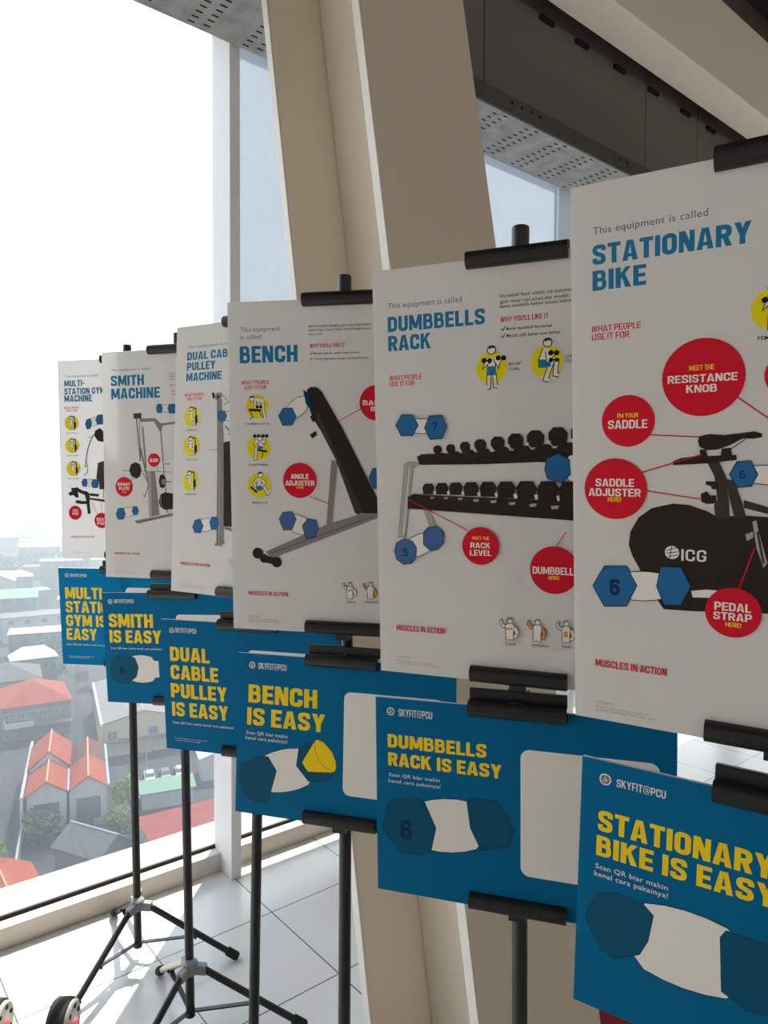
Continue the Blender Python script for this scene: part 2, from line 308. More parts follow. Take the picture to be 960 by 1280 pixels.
def block_text(bm, s, T, x, y, wd, hg, z, mi, gap=.075):
    """heavy condensed capitals fitted to a box"""
    pen = 0; polys = []
    for ch in s:
        w, q = glyph(ch, T); polys += [(ly, [(p[0] + pen, p[1]) for p in g]) for ly, g in q]; pen += w + (gap if ch != ' ' else 0)
    k = wd / (pen - gap)
    for ly, g in polys:
        vs = [bm.verts.new((x + p[0] * k, y + p[1] * hg, z + ly * 2.5e-6)) for p in g]
        f = bm.faces.new(vs); f.normal_update(); f.material_index = mi
        if f.normal.z < 0: f.normal_flip()
def light_text(bm, s, x, y, wd, hg, z, mi, bold):
    """thin rounded lettering from the built-in outline font"""
    cu = bpy.data.curves.new('lettering', 'FONT'); cu.body = s; cu.size = 1.0; cu.offset = bold; cu.resolution_u = 2; cu.space_character = 1.05
    o = bpy.data.objects.new('lettering', cu); COL.objects.link(o)
    me = bpy.data.meshes.new_from_object(o.evaluated_get(bpy.context.evaluated_depsgraph_get()))
    xs = [v.co.x for v in me.vertices]
    if xs:
        a, c = min(xs), max(xs); kx = wd / (c - a); ky = hg / .70
        vs = [bm.verts.new((x + (v.co.x - a) * kx, y + v.co.y * ky, z)) for v in me.vertices]
        for p in me.polygons:
            try: f = bm.faces.new([vs[i] for i in p.vertices])
            except ValueError: continue
            f.material_index = mi; f.normal_update()
            if f.normal.z < 0: f.normal_flip()
    bpy.data.objects.remove(o); bpy.data.curves.remove(cu); bpy.data.meshes.remove(me)
def flat(bm, pts, z, mi):
    vs = [bm.verts.new((p[0], p[1], z)) for p in pts]; f = bm.faces.new(vs); f.normal_update(); f.material_index = mi
    if f.normal.z < 0: f.normal_flip()
def circ(c, r, n=48): return [(c[0] + r * math.cos(2 * math.pi * i / n), c[1] + r * math.sin(2 * math.pi * i / n)) for i in range(n)]
def area_offset(pts, d):
    a = sum(p[0] * q[1] - q[0] * p[1] for p, q in zip(pts, pts[1:] + pts[:1])); return d if a > 0 else -d

# ------------------------------------------------------------------ posters and signs
BOARDS = {
 'statP': ([0.7435, 0.2902, 1.4347], [0.33525, -0.94204, -0.01277], [-0.11042, -0.05275, 0.99248], [
  ('t','intro_line','This equipment is called','r','slate',-186.2,245.6,112.2,7.3),
  ('t','headline','STATIONARY','b','blue',-186.9,214.2,151.2,20.5),
  ('t','headline','BIKE','b','blue',-187.0,187.6,55.2,20.7),
  ('t','use_heading','WHAT PEOPLE','b','red',-188.1,144.4,51.0,6.6),
  ('t','use_heading','USE IT FOR','b','red',-188.1,135.9,39.4,6.7),
  ('c','exercise_icon:0','yellow',[-15.0,150.4],19.5,0),
  ('l','exercise_icon:0','black',5.52,[[-16.6,149.5],[-17.3,139.6],[-17.2,128.9],[-19.0,128.6]]),
  ('l','exercise_icon:0','cream',3.54,[[-16.6,149.5],[-17.3,139.6],[-17.2,128.9],[-19.0,128.6]]),
  ('l','exercise_icon:0','black',5.52,[[-13.3,149.1],[-11.4,139.0],[-10.5,130.0],[-7.8,129.3]]),
  ('l','exercise_icon:0','cream',3.54,[[-13.3,149.1],[-11.4,139.0],[-10.5,130.0],[-7.8,129.3]]),
  ('l','exercise_icon:0','black',9.94,[[-15.3,161.5],[-15.0,150.4]]),
  ('l','exercise_icon:0','cream',7.96,[[-15.3,161.5],[-15.0,150.4]]),
  ('p','exercise_icon:0','blue',[[-18.9,152.2],[-11.4,151.8],[-9.5,141.9],[-14.3,142.8],[-14.8,146.4],[-15.6,142.5],[-19.7,142.5]],0.3),
  ('l','exercise_icon:0','black',5.52,[[-18.5,161.8],[-21.0,155.1],[-18.7,157.5]]),
  ('l','exercise_icon:0','cream',3.54,[[-18.5,161.8],[-21.0,155.1],[-18.7,157.5]]),
  ('l','exercise_icon:0','black',5.52,[[-12.0,161.5],[-8.6,154.5],[-7.1,160.5]]),
  ('l','exercise_icon:0','cream',3.54,[[-12.0,161.5],[-8.6,154.5],[-7.1,160.5]]),
  ('c','exercise_icon:0','black',[-22.6,159.2],2.9,0),
  ('c','exercise_icon:0','black',[-17.0,158.6],2.9,0),
  ('l','exercise_icon:0','black',1.55,[[-22.6,159.2],[-17.0,158.6]]),
  ('c','exercise_icon:0','black',[-8.6,160.7],2.8,0),
  ('c','exercise_icon:0','black',[-3.1,160.0],2.8,0),
  ('l','exercise_icon:0','black',1.55,[[-8.6,160.7],[-3.1,160.0]]),
  ('c','exercise_icon:0','black',[-15.5,170.3],5.1,0),
  ('c','exercise_icon:0','cream',[-15.5,170.3],4.1,0),
  ('p','exercise_icon:0','black',[[-18.6,171.1],[-17.8,174.3],[-13.7,174.2],[-12.4,171.6],[-15.2,172.5]],0),
  ('t','exercise_icon:0:icon_caption','PEM','r','black',-28.0,121.6,9.8,3.9),
  ('l','callout:0:leader_line','red',1.3,[[-44.9,68.4],[-2.2,35.1]]),
  ('c','callout:0','red',[-76.5,89.5],39.0,0),
  ('t','callout:0:callout_text','MEET THE','b','gold',-89.3,96.9,23.3,5.0),
  ('t','callout:0:callout_text','RESISTANCE','b','cream',-109.9,84.8,65.1,7.9),
  ('t','callout:0:callout_text','KNOB','b','cream',-91.9,74.6,28.8,7.8),
  ('c','callout:4','red',[-0.6,87.6],20.7,0),
  ('l','callout:1:leader_line','red',1.3,[[-127.7,32.6],[-65.3,28.4]]),
  ('c','callout:1','red',[-149.9,47.9],27.6,0),
  ('t','callout:1:callout_text',"I'M YOUR",'b','gold',-160.9,51.4,21.6,4.9),
  ('t','callout:1:callout_text','SADDLE','b','cream',-170.8,39.9,41.0,9.2),
  ('p','equipment_picture','coal',[[-103.6,-40.5],[-88.1,-41.4],[-70.3,-47.5],[-60.3,-53.2],[-36.1,-50.7],[-12.7,-51.7],[34.3,-58.9],[37.3,-146.6],[19.7,-148.6],[-84.0,-155.9],[-111.9,-156.8],[-129.8,-130.5],[-138.2,-112.0],[-145.2,-99.2],[-148.8,-87.6],[-147.2,-72.8],[-138.3,-56.4],[-124.8,-45.9]],0),
  ('p','equipment_picture','coal2',[[-71.1,3.5],[-59.9,4.3],[-52.7,-12.6],[-49.8,-38.2],[-49.0,-54.4],[-62.2,-54.9],[-64.0,-41.3],[-60.6,-35.2],[-64.0,-11.3]],0),
  ('p','equipment_picture','coal2',[[-52.7,-13.9],[-45.5,-15.5],[-37.8,-37.8],[-33.7,-53.3],[-44.7,-53.7],[-50.5,-30.1]],0),
  ('p','equipment_picture','coal',[[-104.1,4.4],[-104.0,0.3],[-69.9,2.2],[-43.8,5.5],[-43.9,10.6],[-48.1,10.6],[-49.5,18.0],[-57.7,17.1],[-58.5,10.2],[-70.7,9.7],[-72.3,16.7],[-78.3,16.3],[-77.7,10.3],[-96.4,7.7]],0),
  ('p','equipment_picture','coal',[[-80.2,25.2],[-78.5,30.3],[-69.1,32.2],[-55.7,30.8],[-42.7,32.1],[-28.7,33.9],[-22.2,31.6],[-21.4,28.0],[-28.5,26.6],[-39.0,26.8],[-49.5,20.7],[-61.5,16.1],[-71.3,15.6],[-78.3,19.0]],0),
  ('l','equipment_picture','coal2',1.0,[[-36.6,26.2],[-49.5,16.4]]),
  ('p','equipment_picture','coal',[[-72.1,-16.3],[-61.4,-16.2],[-59.4,-23.5],[-65.2,-24.9],[-67.8,-20.9],[-71.8,-20.1]],0),
  ('p','equipment_picture','coal',[[-76.6,-29.5],[-70.7,-26.7],[-67.6,-31.0],[-61.9,-30.8],[-61.8,-39.0],[-70.4,-40.1],[-76.0,-37.8]],0),
  ('p','equipment_picture','ash',[[-28.2,-56.8],[-24.7,-55.1],[-22.3,-66.8],[-13.8,-98.5],[-17.1,-103.7],[-24.0,-83.0]],0),
  ('p','equipment_picture','ash',[[-34.3,-70.0],[-27.4,-67.0],[-27.1,-72.9],[-32.7,-77.0]],0),
  ('l','equipment_picture','coal2',2.2,[[-23.4,-66.8],[-17.3,-98.8]]),
  ('p','equipment_picture','coal2',[[-36.5,-35.1],[-3.7,-44.8],[-3.5,-51.3],[-36.3,-43.1]],0),
  ('p','equipment_picture','board_white',[[-84.3,-133.7],[-69.0,-130.8],[-58.9,-131.0],[-60.8,-139.1],[-82.9,-140.7]],0),
  ('t','equipment_picture::maker_mark','ICG','n','cream',-94.6,-101.5,24.4,12.5),
  ('c','equipment_picture::maker_mark','cream',[-103.9,-93.3],7.2,0),
  ('l','equipment_picture::maker_mark','coal',0.8,[[-109.7,-91.6],[-99.2,-87.6]]),
  ('l','equipment_picture::maker_mark','coal',0.8,[[-110.0,-94.5],[-97.3,-92.0]]),
  ('l','equipment_picture::maker_mark','coal',0.8,[[-107.8,-98.1],[-97.8,-95.5]]),
  ('l','equipment_picture::maker_mark','coal',0.8,[[-104.5,-86.4],[-106.2,-100.9]]),
  ('l','callout:2:leader_line','red',1.3,[[-135.0,-7.4],[-76.2,11.4]]),
  ('l','callout:2:leader_line','red',1.3,[[-130.8,-27.2],[-76.8,-35.0]]),
  ('c','callout:2','red',[-163.2,-25.8],33.6,0),
  ('t','callout:2:callout_text','SADDLE','b','cream',-184.6,-23.2,41.5,8.6),
  ('t','callout:2:callout_text','ADJUSTER','b','cream',-192.3,-34.0,56.1,8.6),
  ('t','callout:2:callout_text','HERE!','b','gold',-171.2,-40.0,14.2,5.0),
  ('l','callout:3:leader_line','red',1.3,[[-25.4,-83.1],[-38.8,-127.5]]),
  ('c','callout:3','red',[-43.9,-153.2],26.6,0),
  ('t','callout:3:callout_text','PEDAL','b','cream',-61.6,-151.7,34.4,8.8),
  ('t','callout:3:callout_text','STRAP','b','cream',-62.4,-161.8,36.2,8.3),
  ('t','callout:3:callout_text','HERE!','b','gold',-50.7,-168.7,14.7,4.8),
  ('g','dumbbell_picture:0','cream',[-163.6,-135.6],[-104.1,-130.3],15.7),
  ('p','dumbbell_picture:0','blue2',[[-114.9,-109.9],[-95.1,-109.0],[-84.9,-128.8],[-94.6,-150.0],[-111.1,-151.7],[-118.8,-131.9]],0.9),
  ('p','dumbbell_picture:0','blue2',[[-187.6,-137.2],[-175.1,-113.9],[-151.3,-112.1],[-140.3,-132.9],[-151.3,-157.1],[-175.3,-159.7]],0.9),
  ('t','dumbbell_picture:0','6','b','navy',-169.4,-146.2,11.1,18.9),
  ('g','dumbbell_picture:1','cream',[-37.0,-8.5],[8.7,-10.8],9.0),
  ('p','dumbbell_picture:1','blue2',[[-49.4,-9.1],[-43.2,3.4],[-31.5,4.2],[-24.9,-8.9],[-30.2,-20.3],[-42.7,-21.9]],0.9),
  ('t','dumbbell_picture:1','6','b','navy',-40.7,-13.3,4.7,8.5),
  ('t','muscle_heading','MUSCLES IN ACTION','b','red',-185.7,-232.3,77.7,8.6),
  ('t','fine_print','SKYFIT@PCU','r','grey',-185.3,-276.4,20.1,2.3),
  ('t','fine_print','Panduan alat olahraga mahasiswa','r','grey',-185.3,-282.2,59.1,2.3),
  ('t','fine_print','gunakan alat dengan benar dan aman','r','grey',-185.3,-286.1,66.9,2.3),
 ]),
 'dumbP': ([0.764, 0.6456, 1.4294], [0.4858, -0.87407, 0.00224], [-0.05736, -0.02932, 0.99792], [
  ('t','intro_line','This equipment is called','r','slate',-186.7,241.9,110.5,8.0),
  ('t','headline','DUMBBELLS','b','blue',-187.4,208.7,143.8,21.6),
  ('t','headline','RACK','b','blue',-187.3,181.4,64.9,21.7),
  ('t','use_heading','WHAT PEOPLE','b','red',-186.2,139.3,49.4,6.9),
  ('t','use_heading','USE IT FOR','b','red',-186.4,130.9,38.6,6.8),
  ('t','description','Dumbbell Rack adalah rak penyimpanan','r2','black',-22.6,242.2,108.9,4.4),
  ('t','description','gym tetap rapi,aman,dan mudah saat','r2','black',-22.7,234.7,104.9,4.4),
  ('t','description','kamu memilih beban sesuai kebutuhan','r2','black',-22.7,228.4,109.1,4.3),
  ('t','benefit_heading',"WHY YOU'LL LIKE IT",'b','red',-22.0,209.5,64.3,6.9),
  ('t','benefit_list','Berat dumbbell bervariasi','r2','black',-13.7,197.8,61.1,4.3),
  ('l','benefit_list','black',1.1,[[-21.1,200.7],[-19.0,197.9],[-15.7,203.2]]),
  ('t','benefit_list','Mudah pilih beban saat latihan','r2','black',-13.7,188.5,71.6,4.3),
  ('l','benefit_list','black',1.1,[[-21.2,191.4],[-19.1,188.6],[-15.8,193.9]]),
  ('c','exercise_icon:0','yellow',[-35.0,148.6],21.8,0),
  ('l','exercise_icon:0','black',6.77,[[-37.3,147.4],[-38.8,135.2],[-39.2,122.2],[-41.7,121.7]]),
  ('l','exercise_icon:0','cream',4.34,[[-37.3,147.4],[-38.8,135.2],[-39.2,122.2],[-41.7,121.7]]),
  ('l','exercise_icon:0','black',6.77,[[-32.8,147.1],[-30.6,134.8],[-29.7,123.9],[-26.1,123.1]]),
  ('l','exercise_icon:0','cream',4.34,[[-32.8,147.1],[-30.6,134.8],[-29.7,123.9],[-26.1,123.1]]),
  ('l','exercise_icon:0','black',12.19,[[-34.9,162.2],[-35.0,148.6]]),
  ('l','exercise_icon:0','cream',9.76,[[-34.9,162.2],[-35.0,148.6]]),
  ('p','exercise_icon:0','blue',[[-40.5,150.6],[-30.0,150.5],[-27.8,138.4],[-34.4,139.4],[-35.1,143.7],[-36.3,138.9],[-42.0,138.7]],0.3),
  ('l','exercise_icon:0','black',6.77,[[-39.5,162.5],[-43.3,154.0],[-40.0,157.1]]),
  ('l','exercise_icon:0','cream',4.34,[[-39.5,162.5],[-43.3,154.0],[-40.0,157.1]]),
  ('l','exercise_icon:0','black',6.77,[[-30.4,162.4],[-25.9,154.0],[-23.5,161.4]]),
  ('l','exercise_icon:0','cream',4.34,[[-30.4,162.4],[-25.9,154.0],[-23.5,161.4]]),
  ('c','exercise_icon:0','black',[-45.3,159.1],3.5,0),
  ('c','exercise_icon:0','black',[-37.5,158.6],3.5,0),
  ('l','exercise_icon:0','black',1.9,[[-45.3,159.1],[-37.5,158.6]]),
  ('c','exercise_icon:0','black',[-25.6,161.6],3.5,0),
  ('c','exercise_icon:0','black',[-17.9,161.1],3.5,0),
  ('l','exercise_icon:0','black',1.9,[[-25.6,161.6],[-17.9,161.1]]),
  ('c','exercise_icon:0','black',[-34.9,173.0],6.4,0),
  ('c','exercise_icon:0','cream',[-34.9,173.0],5.1,0),
  ('p','exercise_icon:0','black',[[-39.2,173.8],[-37.9,177.8],[-32.2,178.0],[-30.5,174.9],[-34.4,175.8]],0),
  ('t','exercise_icon:0:icon_caption','BICEP','r2','black',-10.6,150.4,16.0,3.8),
  ('t','exercise_icon:0:icon_caption','CURL','r2','black',-10.4,143.6,14.3,3.8),
  ('c','exercise_icon:1','yellow',[40.3,152.7],21.7,0),
  ('l','exercise_icon:1','black',7.05,[[35.8,150.3],[53.2,151.9],[51.4,135.2],[56.3,133.8]]),
  ('l','exercise_icon:1','cream',4.61,[[35.8,150.3],[53.2,151.9],[51.4,135.2],[56.3,133.8]]),
  ('l','exercise_icon:1','black',12.2,[[40.7,169.5],[34.0,151.7]]),
  ('l','exercise_icon:1','cream',9.76,[[40.7,169.5],[34.0,151.7]]),
  ('l','exercise_icon:1','black',7.32,[[33.5,149.0],[46.1,149.1],[38.9,129.3],[43.8,127.4]]),
  ('l','exercise_icon:1','cream',4.88,[[33.5,149.0],[46.1,149.1],[38.9,129.3],[43.8,127.4]]),
  ('p','exercise_icon:1','blue',[[29.0,155.6],[38.5,155.0],[45.6,152.4],[45.6,145.8],[38.0,144.7],[29.5,145.2]],0.3),
  ('l','exercise_icon:1','black',6.78,[[41.4,166.2],[42.5,155.8],[49.2,163.0]]),
  ('l','exercise_icon:1','cream',4.34,[[41.4,166.2],[42.5,155.8],[49.2,163.0]]),
  ('c','exercise_icon:1','black',[45.8,163.7],3.6,0),
  ('c','exercise_icon:1','black',[53.4,163.2],3.5,0),
  ('l','exercise_icon:1','black',1.9,[[45.8,163.7],[53.4,163.2]]),
  ('c','exercise_icon:1','black',[45.8,154.5],2.7,0),
  ('c','exercise_icon:1','black',[53.4,154.0],2.7,0),
  ('l','exercise_icon:1','black',1.9,[[45.8,154.5],[53.4,154.0]]),
  ('c','exercise_icon:1','black',[41.4,177.6],6.4,0),
  ('c','exercise_icon:1','cream',[41.4,177.6],5.1,0),
  ('p','exercise_icon:1','black',[[37.1,178.5],[38.4,182.4],[43.9,182.5],[45.6,179.5],[41.8,180.4]],0),
  ('t','exercise_icon:1:icon_caption','GOBLET','r2','black',64.4,155.7,18.2,3.7),
  ('t','exercise_icon:1:icon_caption','SQUAT','r2','black',64.4,150.0,18.2,3.7),
  ('p','equipment_picture','ash',[[-165.3,17.3],[-155.8,20.2],[-144.7,18.7],[-144.8,15.5],[-152.5,11.6],[-165.7,-90.1],[-177.4,-91.8]],0.4),
  ('l','equipment_picture','board_white',1.2,[[-157.7,12.3],[-169.2,-87.5]]),
  ('p','equipment_picture','ash',[[-136.2,-49.3],[-127.6,-49.1],[-119.4,-73.0],[-127.3,-75.2]],0.4),
  ('p','equipment_picture','coal',[[-145.9,28.5],[-130.7,31.6],[-45.1,32.7],[100.8,38.3],[100.9,14.4],[29.9,18.0],[-51.7,15.8],[-142.0,16.1]],0),
  ('p','equipment_picture','coal',[[-120.7,40.3],[-117.4,43.6],[-111.0,43.5],[-107.8,39.8],[-108.2,34.6],[-111.8,31.6],[-117.6,31.7],[-120.8,35.4]],0),
  ('p','equipment_picture','board_white',[[-121.4,35.7],[-119.2,34.8],[-120.8,31.7]],0),
  ('l','equipment_picture','coal2',1.0,[[-117.4,42.7],[-115.6,38.4],[-111.1,38.9]]),
  ('p','equipment_picture','coal',[[-101.5,41.4],[-98.1,44.8],[-91.4,44.7],[-88.1,40.8],[-88.5,35.4],[-92.2,32.2],[-98.2,32.3],[-101.5,36.2]],0),
  ('p','equipment_picture','board_white',[[-102.2,36.6],[-99.9,35.6],[-101.6,32.4]],0),
  ('l','equipment_picture','coal2',1.0,[[-98.1,43.9],[-96.1,39.3],[-91.5,39.9]]),
  ('p','equipment_picture','coal',[[-81.1,43.9],[-77.3,47.8],[-69.8,47.7],[-66.1,43.2],[-66.5,37.0],[-70.7,33.5],[-77.5,33.6],[-81.2,38.0]],0),
  ('p','equipment_picture','board_white',[[-82.0,38.4],[-79.3,37.3],[-81.3,33.6]],0),
  ('l','equipment_picture','coal2',1.0,[[-77.3,46.7],[-75.1,41.6],[-69.8,42.2]]),
  ('p','equipment_picture','coal',[[-60.2,46.5],[-55.8,51.1],[-47.1,50.9],[-42.8,45.7],[-43.3,38.5],[-48.1,34.3],[-55.9,34.5],[-60.2,39.7]],0),
  ('p','equipment_picture','board_white',[[-61.1,40.1],[-58.1,38.8],[-60.3,34.6]],0),
  ('l','equipment_picture','coal2',1.0,[[-55.8,49.8],[-53.2,43.8],[-47.1,44.5]]),
  ('p','equipment_picture','coal',[[-36.7,49.0],[-31.7,54.2],[-21.9,53.9],[-17.0,48.0],[-17.6,39.9],[-23.0,35.1],[-31.8,35.3],[-36.7,41.2]],0),
  ('p','equipment_picture','board_white',[[-37.7,41.7],[-34.3,40.2],[-36.8,35.4]],0),
  ('l','equipment_picture','coal2',1.0,[[-31.7,52.7],[-28.8,45.9],[-21.9,46.7]]),
  ('p','equipment_picture','coal',[[-12.6,52.0],[-7.1,57.8],[3.7,57.5],[9.1,50.9],[8.5,41.8],[2.6,36.5],[-7.2,36.7],[-12.7,43.3]],0),
  ('p','equipment_picture','board_white',[[-13.8,43.9],[-9.9,42.2],[-12.7,36.8]],0),
  ('l','equipment_picture','coal2',1.0,[[-7.1,56.2],[-3.9,48.6],[3.7,49.5]]),
  ('p','equipment_picture','coal',[[13.4,54.9],[19.4,61.3],[31.3,61.0],[37.2,53.7],[36.6,43.7],[30.1,37.9],[19.4,38.1],[13.4,45.4]],0),
  ('p','equipment_picture','board_white',[[12.2,46.0],[16.4,44.1],[13.4,38.2]],0),
  ('l','equipment_picture','coal2',1.0,[[19.4,59.5],[23.0,51.1],[31.3,52.1]]),
  ('p','equipment_picture','coal',[[42.6,57.7],[49.0,64.7],[61.8,64.3],[68.1,56.4],[67.5,45.4],[60.6,39.1],[49.0,39.3],[42.6,47.3]],0),
  ('p','equipment_picture','board_white',[[41.3,47.9],[45.8,45.9],[42.6,39.4]],0),
  ('l','equipment_picture','coal2',1.0,[[49.0,62.7],[52.9,53.5],[61.8,54.6]]),
  ('p','equipment_picture','coal',[[72.2,60.5],[79.2,68.1],[93.1,67.7],[100.1,59.0],[99.5,46.9],[91.9,39.9],[79.3,40.2],[72.3,49.0]],0),
  ('p','equipment_picture','board_white',[[70.9,49.7],[75.8,47.5],[72.3,40.3]],0),
  ('l','equipment_picture','coal2',1.0,[[79.2,66.0],[83.5,55.9],[93.2,57.0]]),
  ('p','equipment_picture','coal',[[-144.9,26.1],[-139.5,31.0],[-127.9,30.8],[-122.8,25.0],[-124.0,19.0],[-142.7,18.8]],0.25),
  ('l','equipment_picture','coal2',0.8,[[-139.6,30.3],[-136.7,25.2],[-123.9,25.0]]),
  ('p','equipment_picture','coal',[[-121.6,26.9],[-116.0,32.5],[-103.9,32.3],[-98.5,25.8],[-99.8,18.9],[-119.3,18.8]],0.25),
  ('l','equipment_picture','coal2',0.8,[[-116.0,31.7],[-113.0,26.0],[-99.7,25.8]]),
  ('p','equipment_picture','coal',[[-101.3,28.1],[-95.8,34.3],[-83.8,34.1],[-78.6,26.8],[-79.9,19.3],[-99.0,19.0]],0.25),
  ('l','equipment_picture','coal2',0.8,[[-95.8,33.4],[-92.9,27.1],[-79.8,26.9]]),
  ('p','equipment_picture','coal',[[-80.3,29.2],[-74.6,36.0],[-62.2,35.8],[-56.7,27.9],[-58.0,19.6],[-77.9,19.3]],0.25),
  ('l','equipment_picture','coal2',0.8,[[-74.6,35.1],[-71.6,28.1],[-58.0,27.9]]),
  ('p','equipment_picture','coal',[[-58.7,30.0],[-52.8,37.4],[-39.9,37.2],[-34.3,28.6],[-35.6,19.5],[-56.2,19.2]],0.25),
  ('l','equipment_picture','coal2',0.8,[[-52.8,36.4],[-49.7,28.8],[-35.5,28.6]]),
  ('p','equipment_picture','coal',[[-33.6,31.1],[-27.3,39.3],[-13.4,39.1],[-7.2,29.5],[-8.7,19.5],[-30.9,19.2]],0.25),
  ('l','equipment_picture','coal2',0.8,[[-27.3,38.2],[-23.8,29.8],[-8.6,29.5]]),
  ('p','equipment_picture','coal',[[-6.5,32.1],[0.3,40.9],[15.1,40.6],[21.7,30.4],[20.2,19.7],[-3.5,19.4]],0.25),
  ('l','equipment_picture','coal2',0.8,[[0.3,39.6],[4.0,30.7],[20.2,30.4]]),
  ('p','equipment_picture','coal',[[21.7,32.7],[28.8,42.0],[44.5,41.7],[51.5,30.9],[50.0,19.6],[24.8,19.2]],0.25),
  ('l','equipment_picture','coal2',0.8,[[28.8,40.7],[32.7,31.2],[50.0,30.9]]),
  ('p','equipment_picture','coal',[[51.6,34.0],[59.3,44.0],[76.4,43.6],[84.1,32.0],[82.4,19.7],[55.0,19.4]],0.25),
  ('l','equipment_picture','coal2',0.8,[[59.3,42.5],[63.6,32.3],[82.4,32.0]]),
  ('p','equipment_picture','coal',[[-161.0,-31.3],[-151.4,-25.9],[-141.0,-27.2],[101.2,-36.5],[101.3,-63.7],[66.0,-60.7],[-161.3,-47.9]],0),
  ('p','equipment_picture','coal',[[-138.1,-17.0],[-134.2,-11.2],[-123.1,-11.2],[-119.5,-17.0],[-121.1,-26.7],[-136.8,-26.7]],0),
  ('p','equipment_picture','board_white',[[-121.9,-22.7],[-117.3,-22.7],[-118.3,-26.6],[-121.1,-26.7]],0),
  ('p','equipment_picture','ash',[[-126.7,-30.7],[-119.7,-30.2],[-120.7,-32.8],[-125.8,-33.3]],0),
  ('l','equipment_picture','coal2',1.0,[[-134.3,-16.1],[-123.2,-16.1]]),
  ('p','equipment_picture','coal',[[-118.2,-16.4],[-114.1,-10.3],[-102.4,-10.3],[-98.6,-16.4],[-100.2,-26.8],[-116.8,-26.8]],0),
  ('p','equipment_picture','board_white',[[-101.1,-22.5],[-96.2,-22.5],[-97.2,-26.7],[-100.2,-26.8]],0),
  ('p','equipment_picture','ash',[[-106.1,-31.0],[-98.7,-30.5],[-99.8,-33.3],[-105.1,-33.8]],0),
  ('l','equipment_picture','coal2',1.0,[[-114.2,-15.5],[-102.4,-15.5]]),
  ('p','equipment_picture','coal',[[-97.9,-16.2],[-93.6,-9.7],[-81.3,-9.7],[-77.2,-16.2],[-78.9,-27.2],[-96.5,-27.3]],0),
  ('p','equipment_picture','board_white',[[-79.9,-22.7],[-74.7,-22.7],[-75.8,-27.1],[-78.9,-27.2]],0),
  ('p','equipment_picture','ash',[[-85.1,-31.7],[-77.4,-31.1],[-78.5,-34.1],[-84.1,-34.7]],0),
  ('l','equipment_picture','coal2',1.0,[[-93.7,-15.2],[-81.3,-15.2]]),
  ('p','equipment_picture','coal',[[-76.6,-16.4],[-71.9,-9.2],[-58.1,-9.2],[-53.6,-16.4],[-55.5,-28.7],[-75.0,-28.8]],0),
  ('p','equipment_picture','board_white',[[-56.5,-23.7],[-50.9,-23.7],[-52.0,-28.7],[-55.5,-28.7]],0),
  ('p','equipment_picture','ash',[[-62.4,-33.8],[-53.8,-33.2],[-55.0,-36.5],[-61.3,-37.1]],0),
  ('l','equipment_picture','coal2',1.0,[[-71.9,-15.3],[-58.2,-15.3]]),
  ('p','equipment_picture','coal',[[-53.0,-16.5],[-48.0,-8.6],[-33.3,-8.6],[-28.5,-16.4],[-30.4,-29.6],[-51.3,-29.8]],0),
  ('p','equipment_picture','board_white',[[-31.6,-24.2],[-25.6,-24.2],[-26.8,-29.6],[-30.4,-29.6]],0),
  ('p','equipment_picture','ash',[[-37.8,-35.1],[-28.7,-34.4],[-29.9,-38.1],[-36.6,-38.7]],0),
  ('l','equipment_picture','coal2',1.0,[[-48.0,-15.2],[-33.4,-15.2]]),
  ('p','equipment_picture','coal',[[-28.5,-17.0],[-23.1,-8.4],[-7.2,-8.4],[-2.0,-17.0],[-4.0,-31.4],[-26.6,-31.6]],0),
  ('p','equipment_picture','board_white',[[-5.3,-25.5],[1.2,-25.5],[-0.1,-31.4],[-4.0,-31.4]],0),
  ('p','equipment_picture','ash',[[-12.0,-37.4],[-2.1,-36.7],[-3.4,-40.6],[-10.7,-41.4]],0),
  ('l','equipment_picture','coal2',1.0,[[-23.2,-15.7],[-7.3,-15.6]]),
  ('p','equipment_picture','coal',[[-1.4,-17.2],[4.4,-7.9],[21.4,-7.9],[27.1,-17.2],[24.9,-32.8],[0.7,-33.0]],0),
  ('p','equipment_picture','board_white',[[23.5,-26.4],[30.6,-26.4],[29.1,-32.8],[24.9,-32.8]],0),
  ('p','equipment_picture','ash',[[16.4,-39.3],[27.0,-38.5],[25.6,-42.8],[17.8,-43.6]],0),
  ('l','equipment_picture','coal2',1.0,[[4.4,-15.8],[21.4,-15.7]]),
  ('p','equipment_picture','coal',[[26.8,-18.0],[32.9,-8.0],[51.0,-8.0],[57.0,-18.0],[54.8,-34.8],[29.0,-35.0]],0),
  ('p','equipment_picture','board_white',[[53.3,-27.9],[60.7,-27.9],[59.3,-34.8],[54.8,-34.8]],0),
  ('p','equipment_picture','ash',[[45.7,-41.8],[57.0,-40.9],[55.5,-45.5],[47.3,-46.4]],0),
  ('l','equipment_picture','coal2',1.0,[[32.9,-16.5],[51.0,-16.4]]),
  ('p','equipment_picture','coal',[[55.8,-19.4],[62.2,-8.7],[81.4,-8.8],[87.7,-19.4],[85.4,-37.3],[58.3,-37.6]],0),
  ('p','equipment_picture','board_white',[[83.8,-30.0],[91.7,-29.9],[90.2,-37.3],[85.4,-37.3]],0),
  ('p','equipment_picture','ash',[[75.9,-44.8],[87.8,-43.9],[86.3,-48.8],[77.5,-49.8]],0),
  ('l','equipment_picture','coal2',1.0,[[62.2,-17.8],[81.4,-17.7]]),
  ('l','callout:0:leader_line','red',1.3,[[-160.3,-33.9],[-70.6,-78.5]]),
  ('c','callout:0','red',[-52.1,-99.9],27.0,0),
  ('t','callout:0:callout_text','MEET THE','b','gold',-64.2,-91.2,24.5,4.8),
  ('t','callout:0:callout_text','RACK','b','cream',-66.9,-103.0,28.8,8.1),
  ('t','callout:0:callout_text','LEVEL','b','cream',-67.7,-113.8,31.1,8.2),
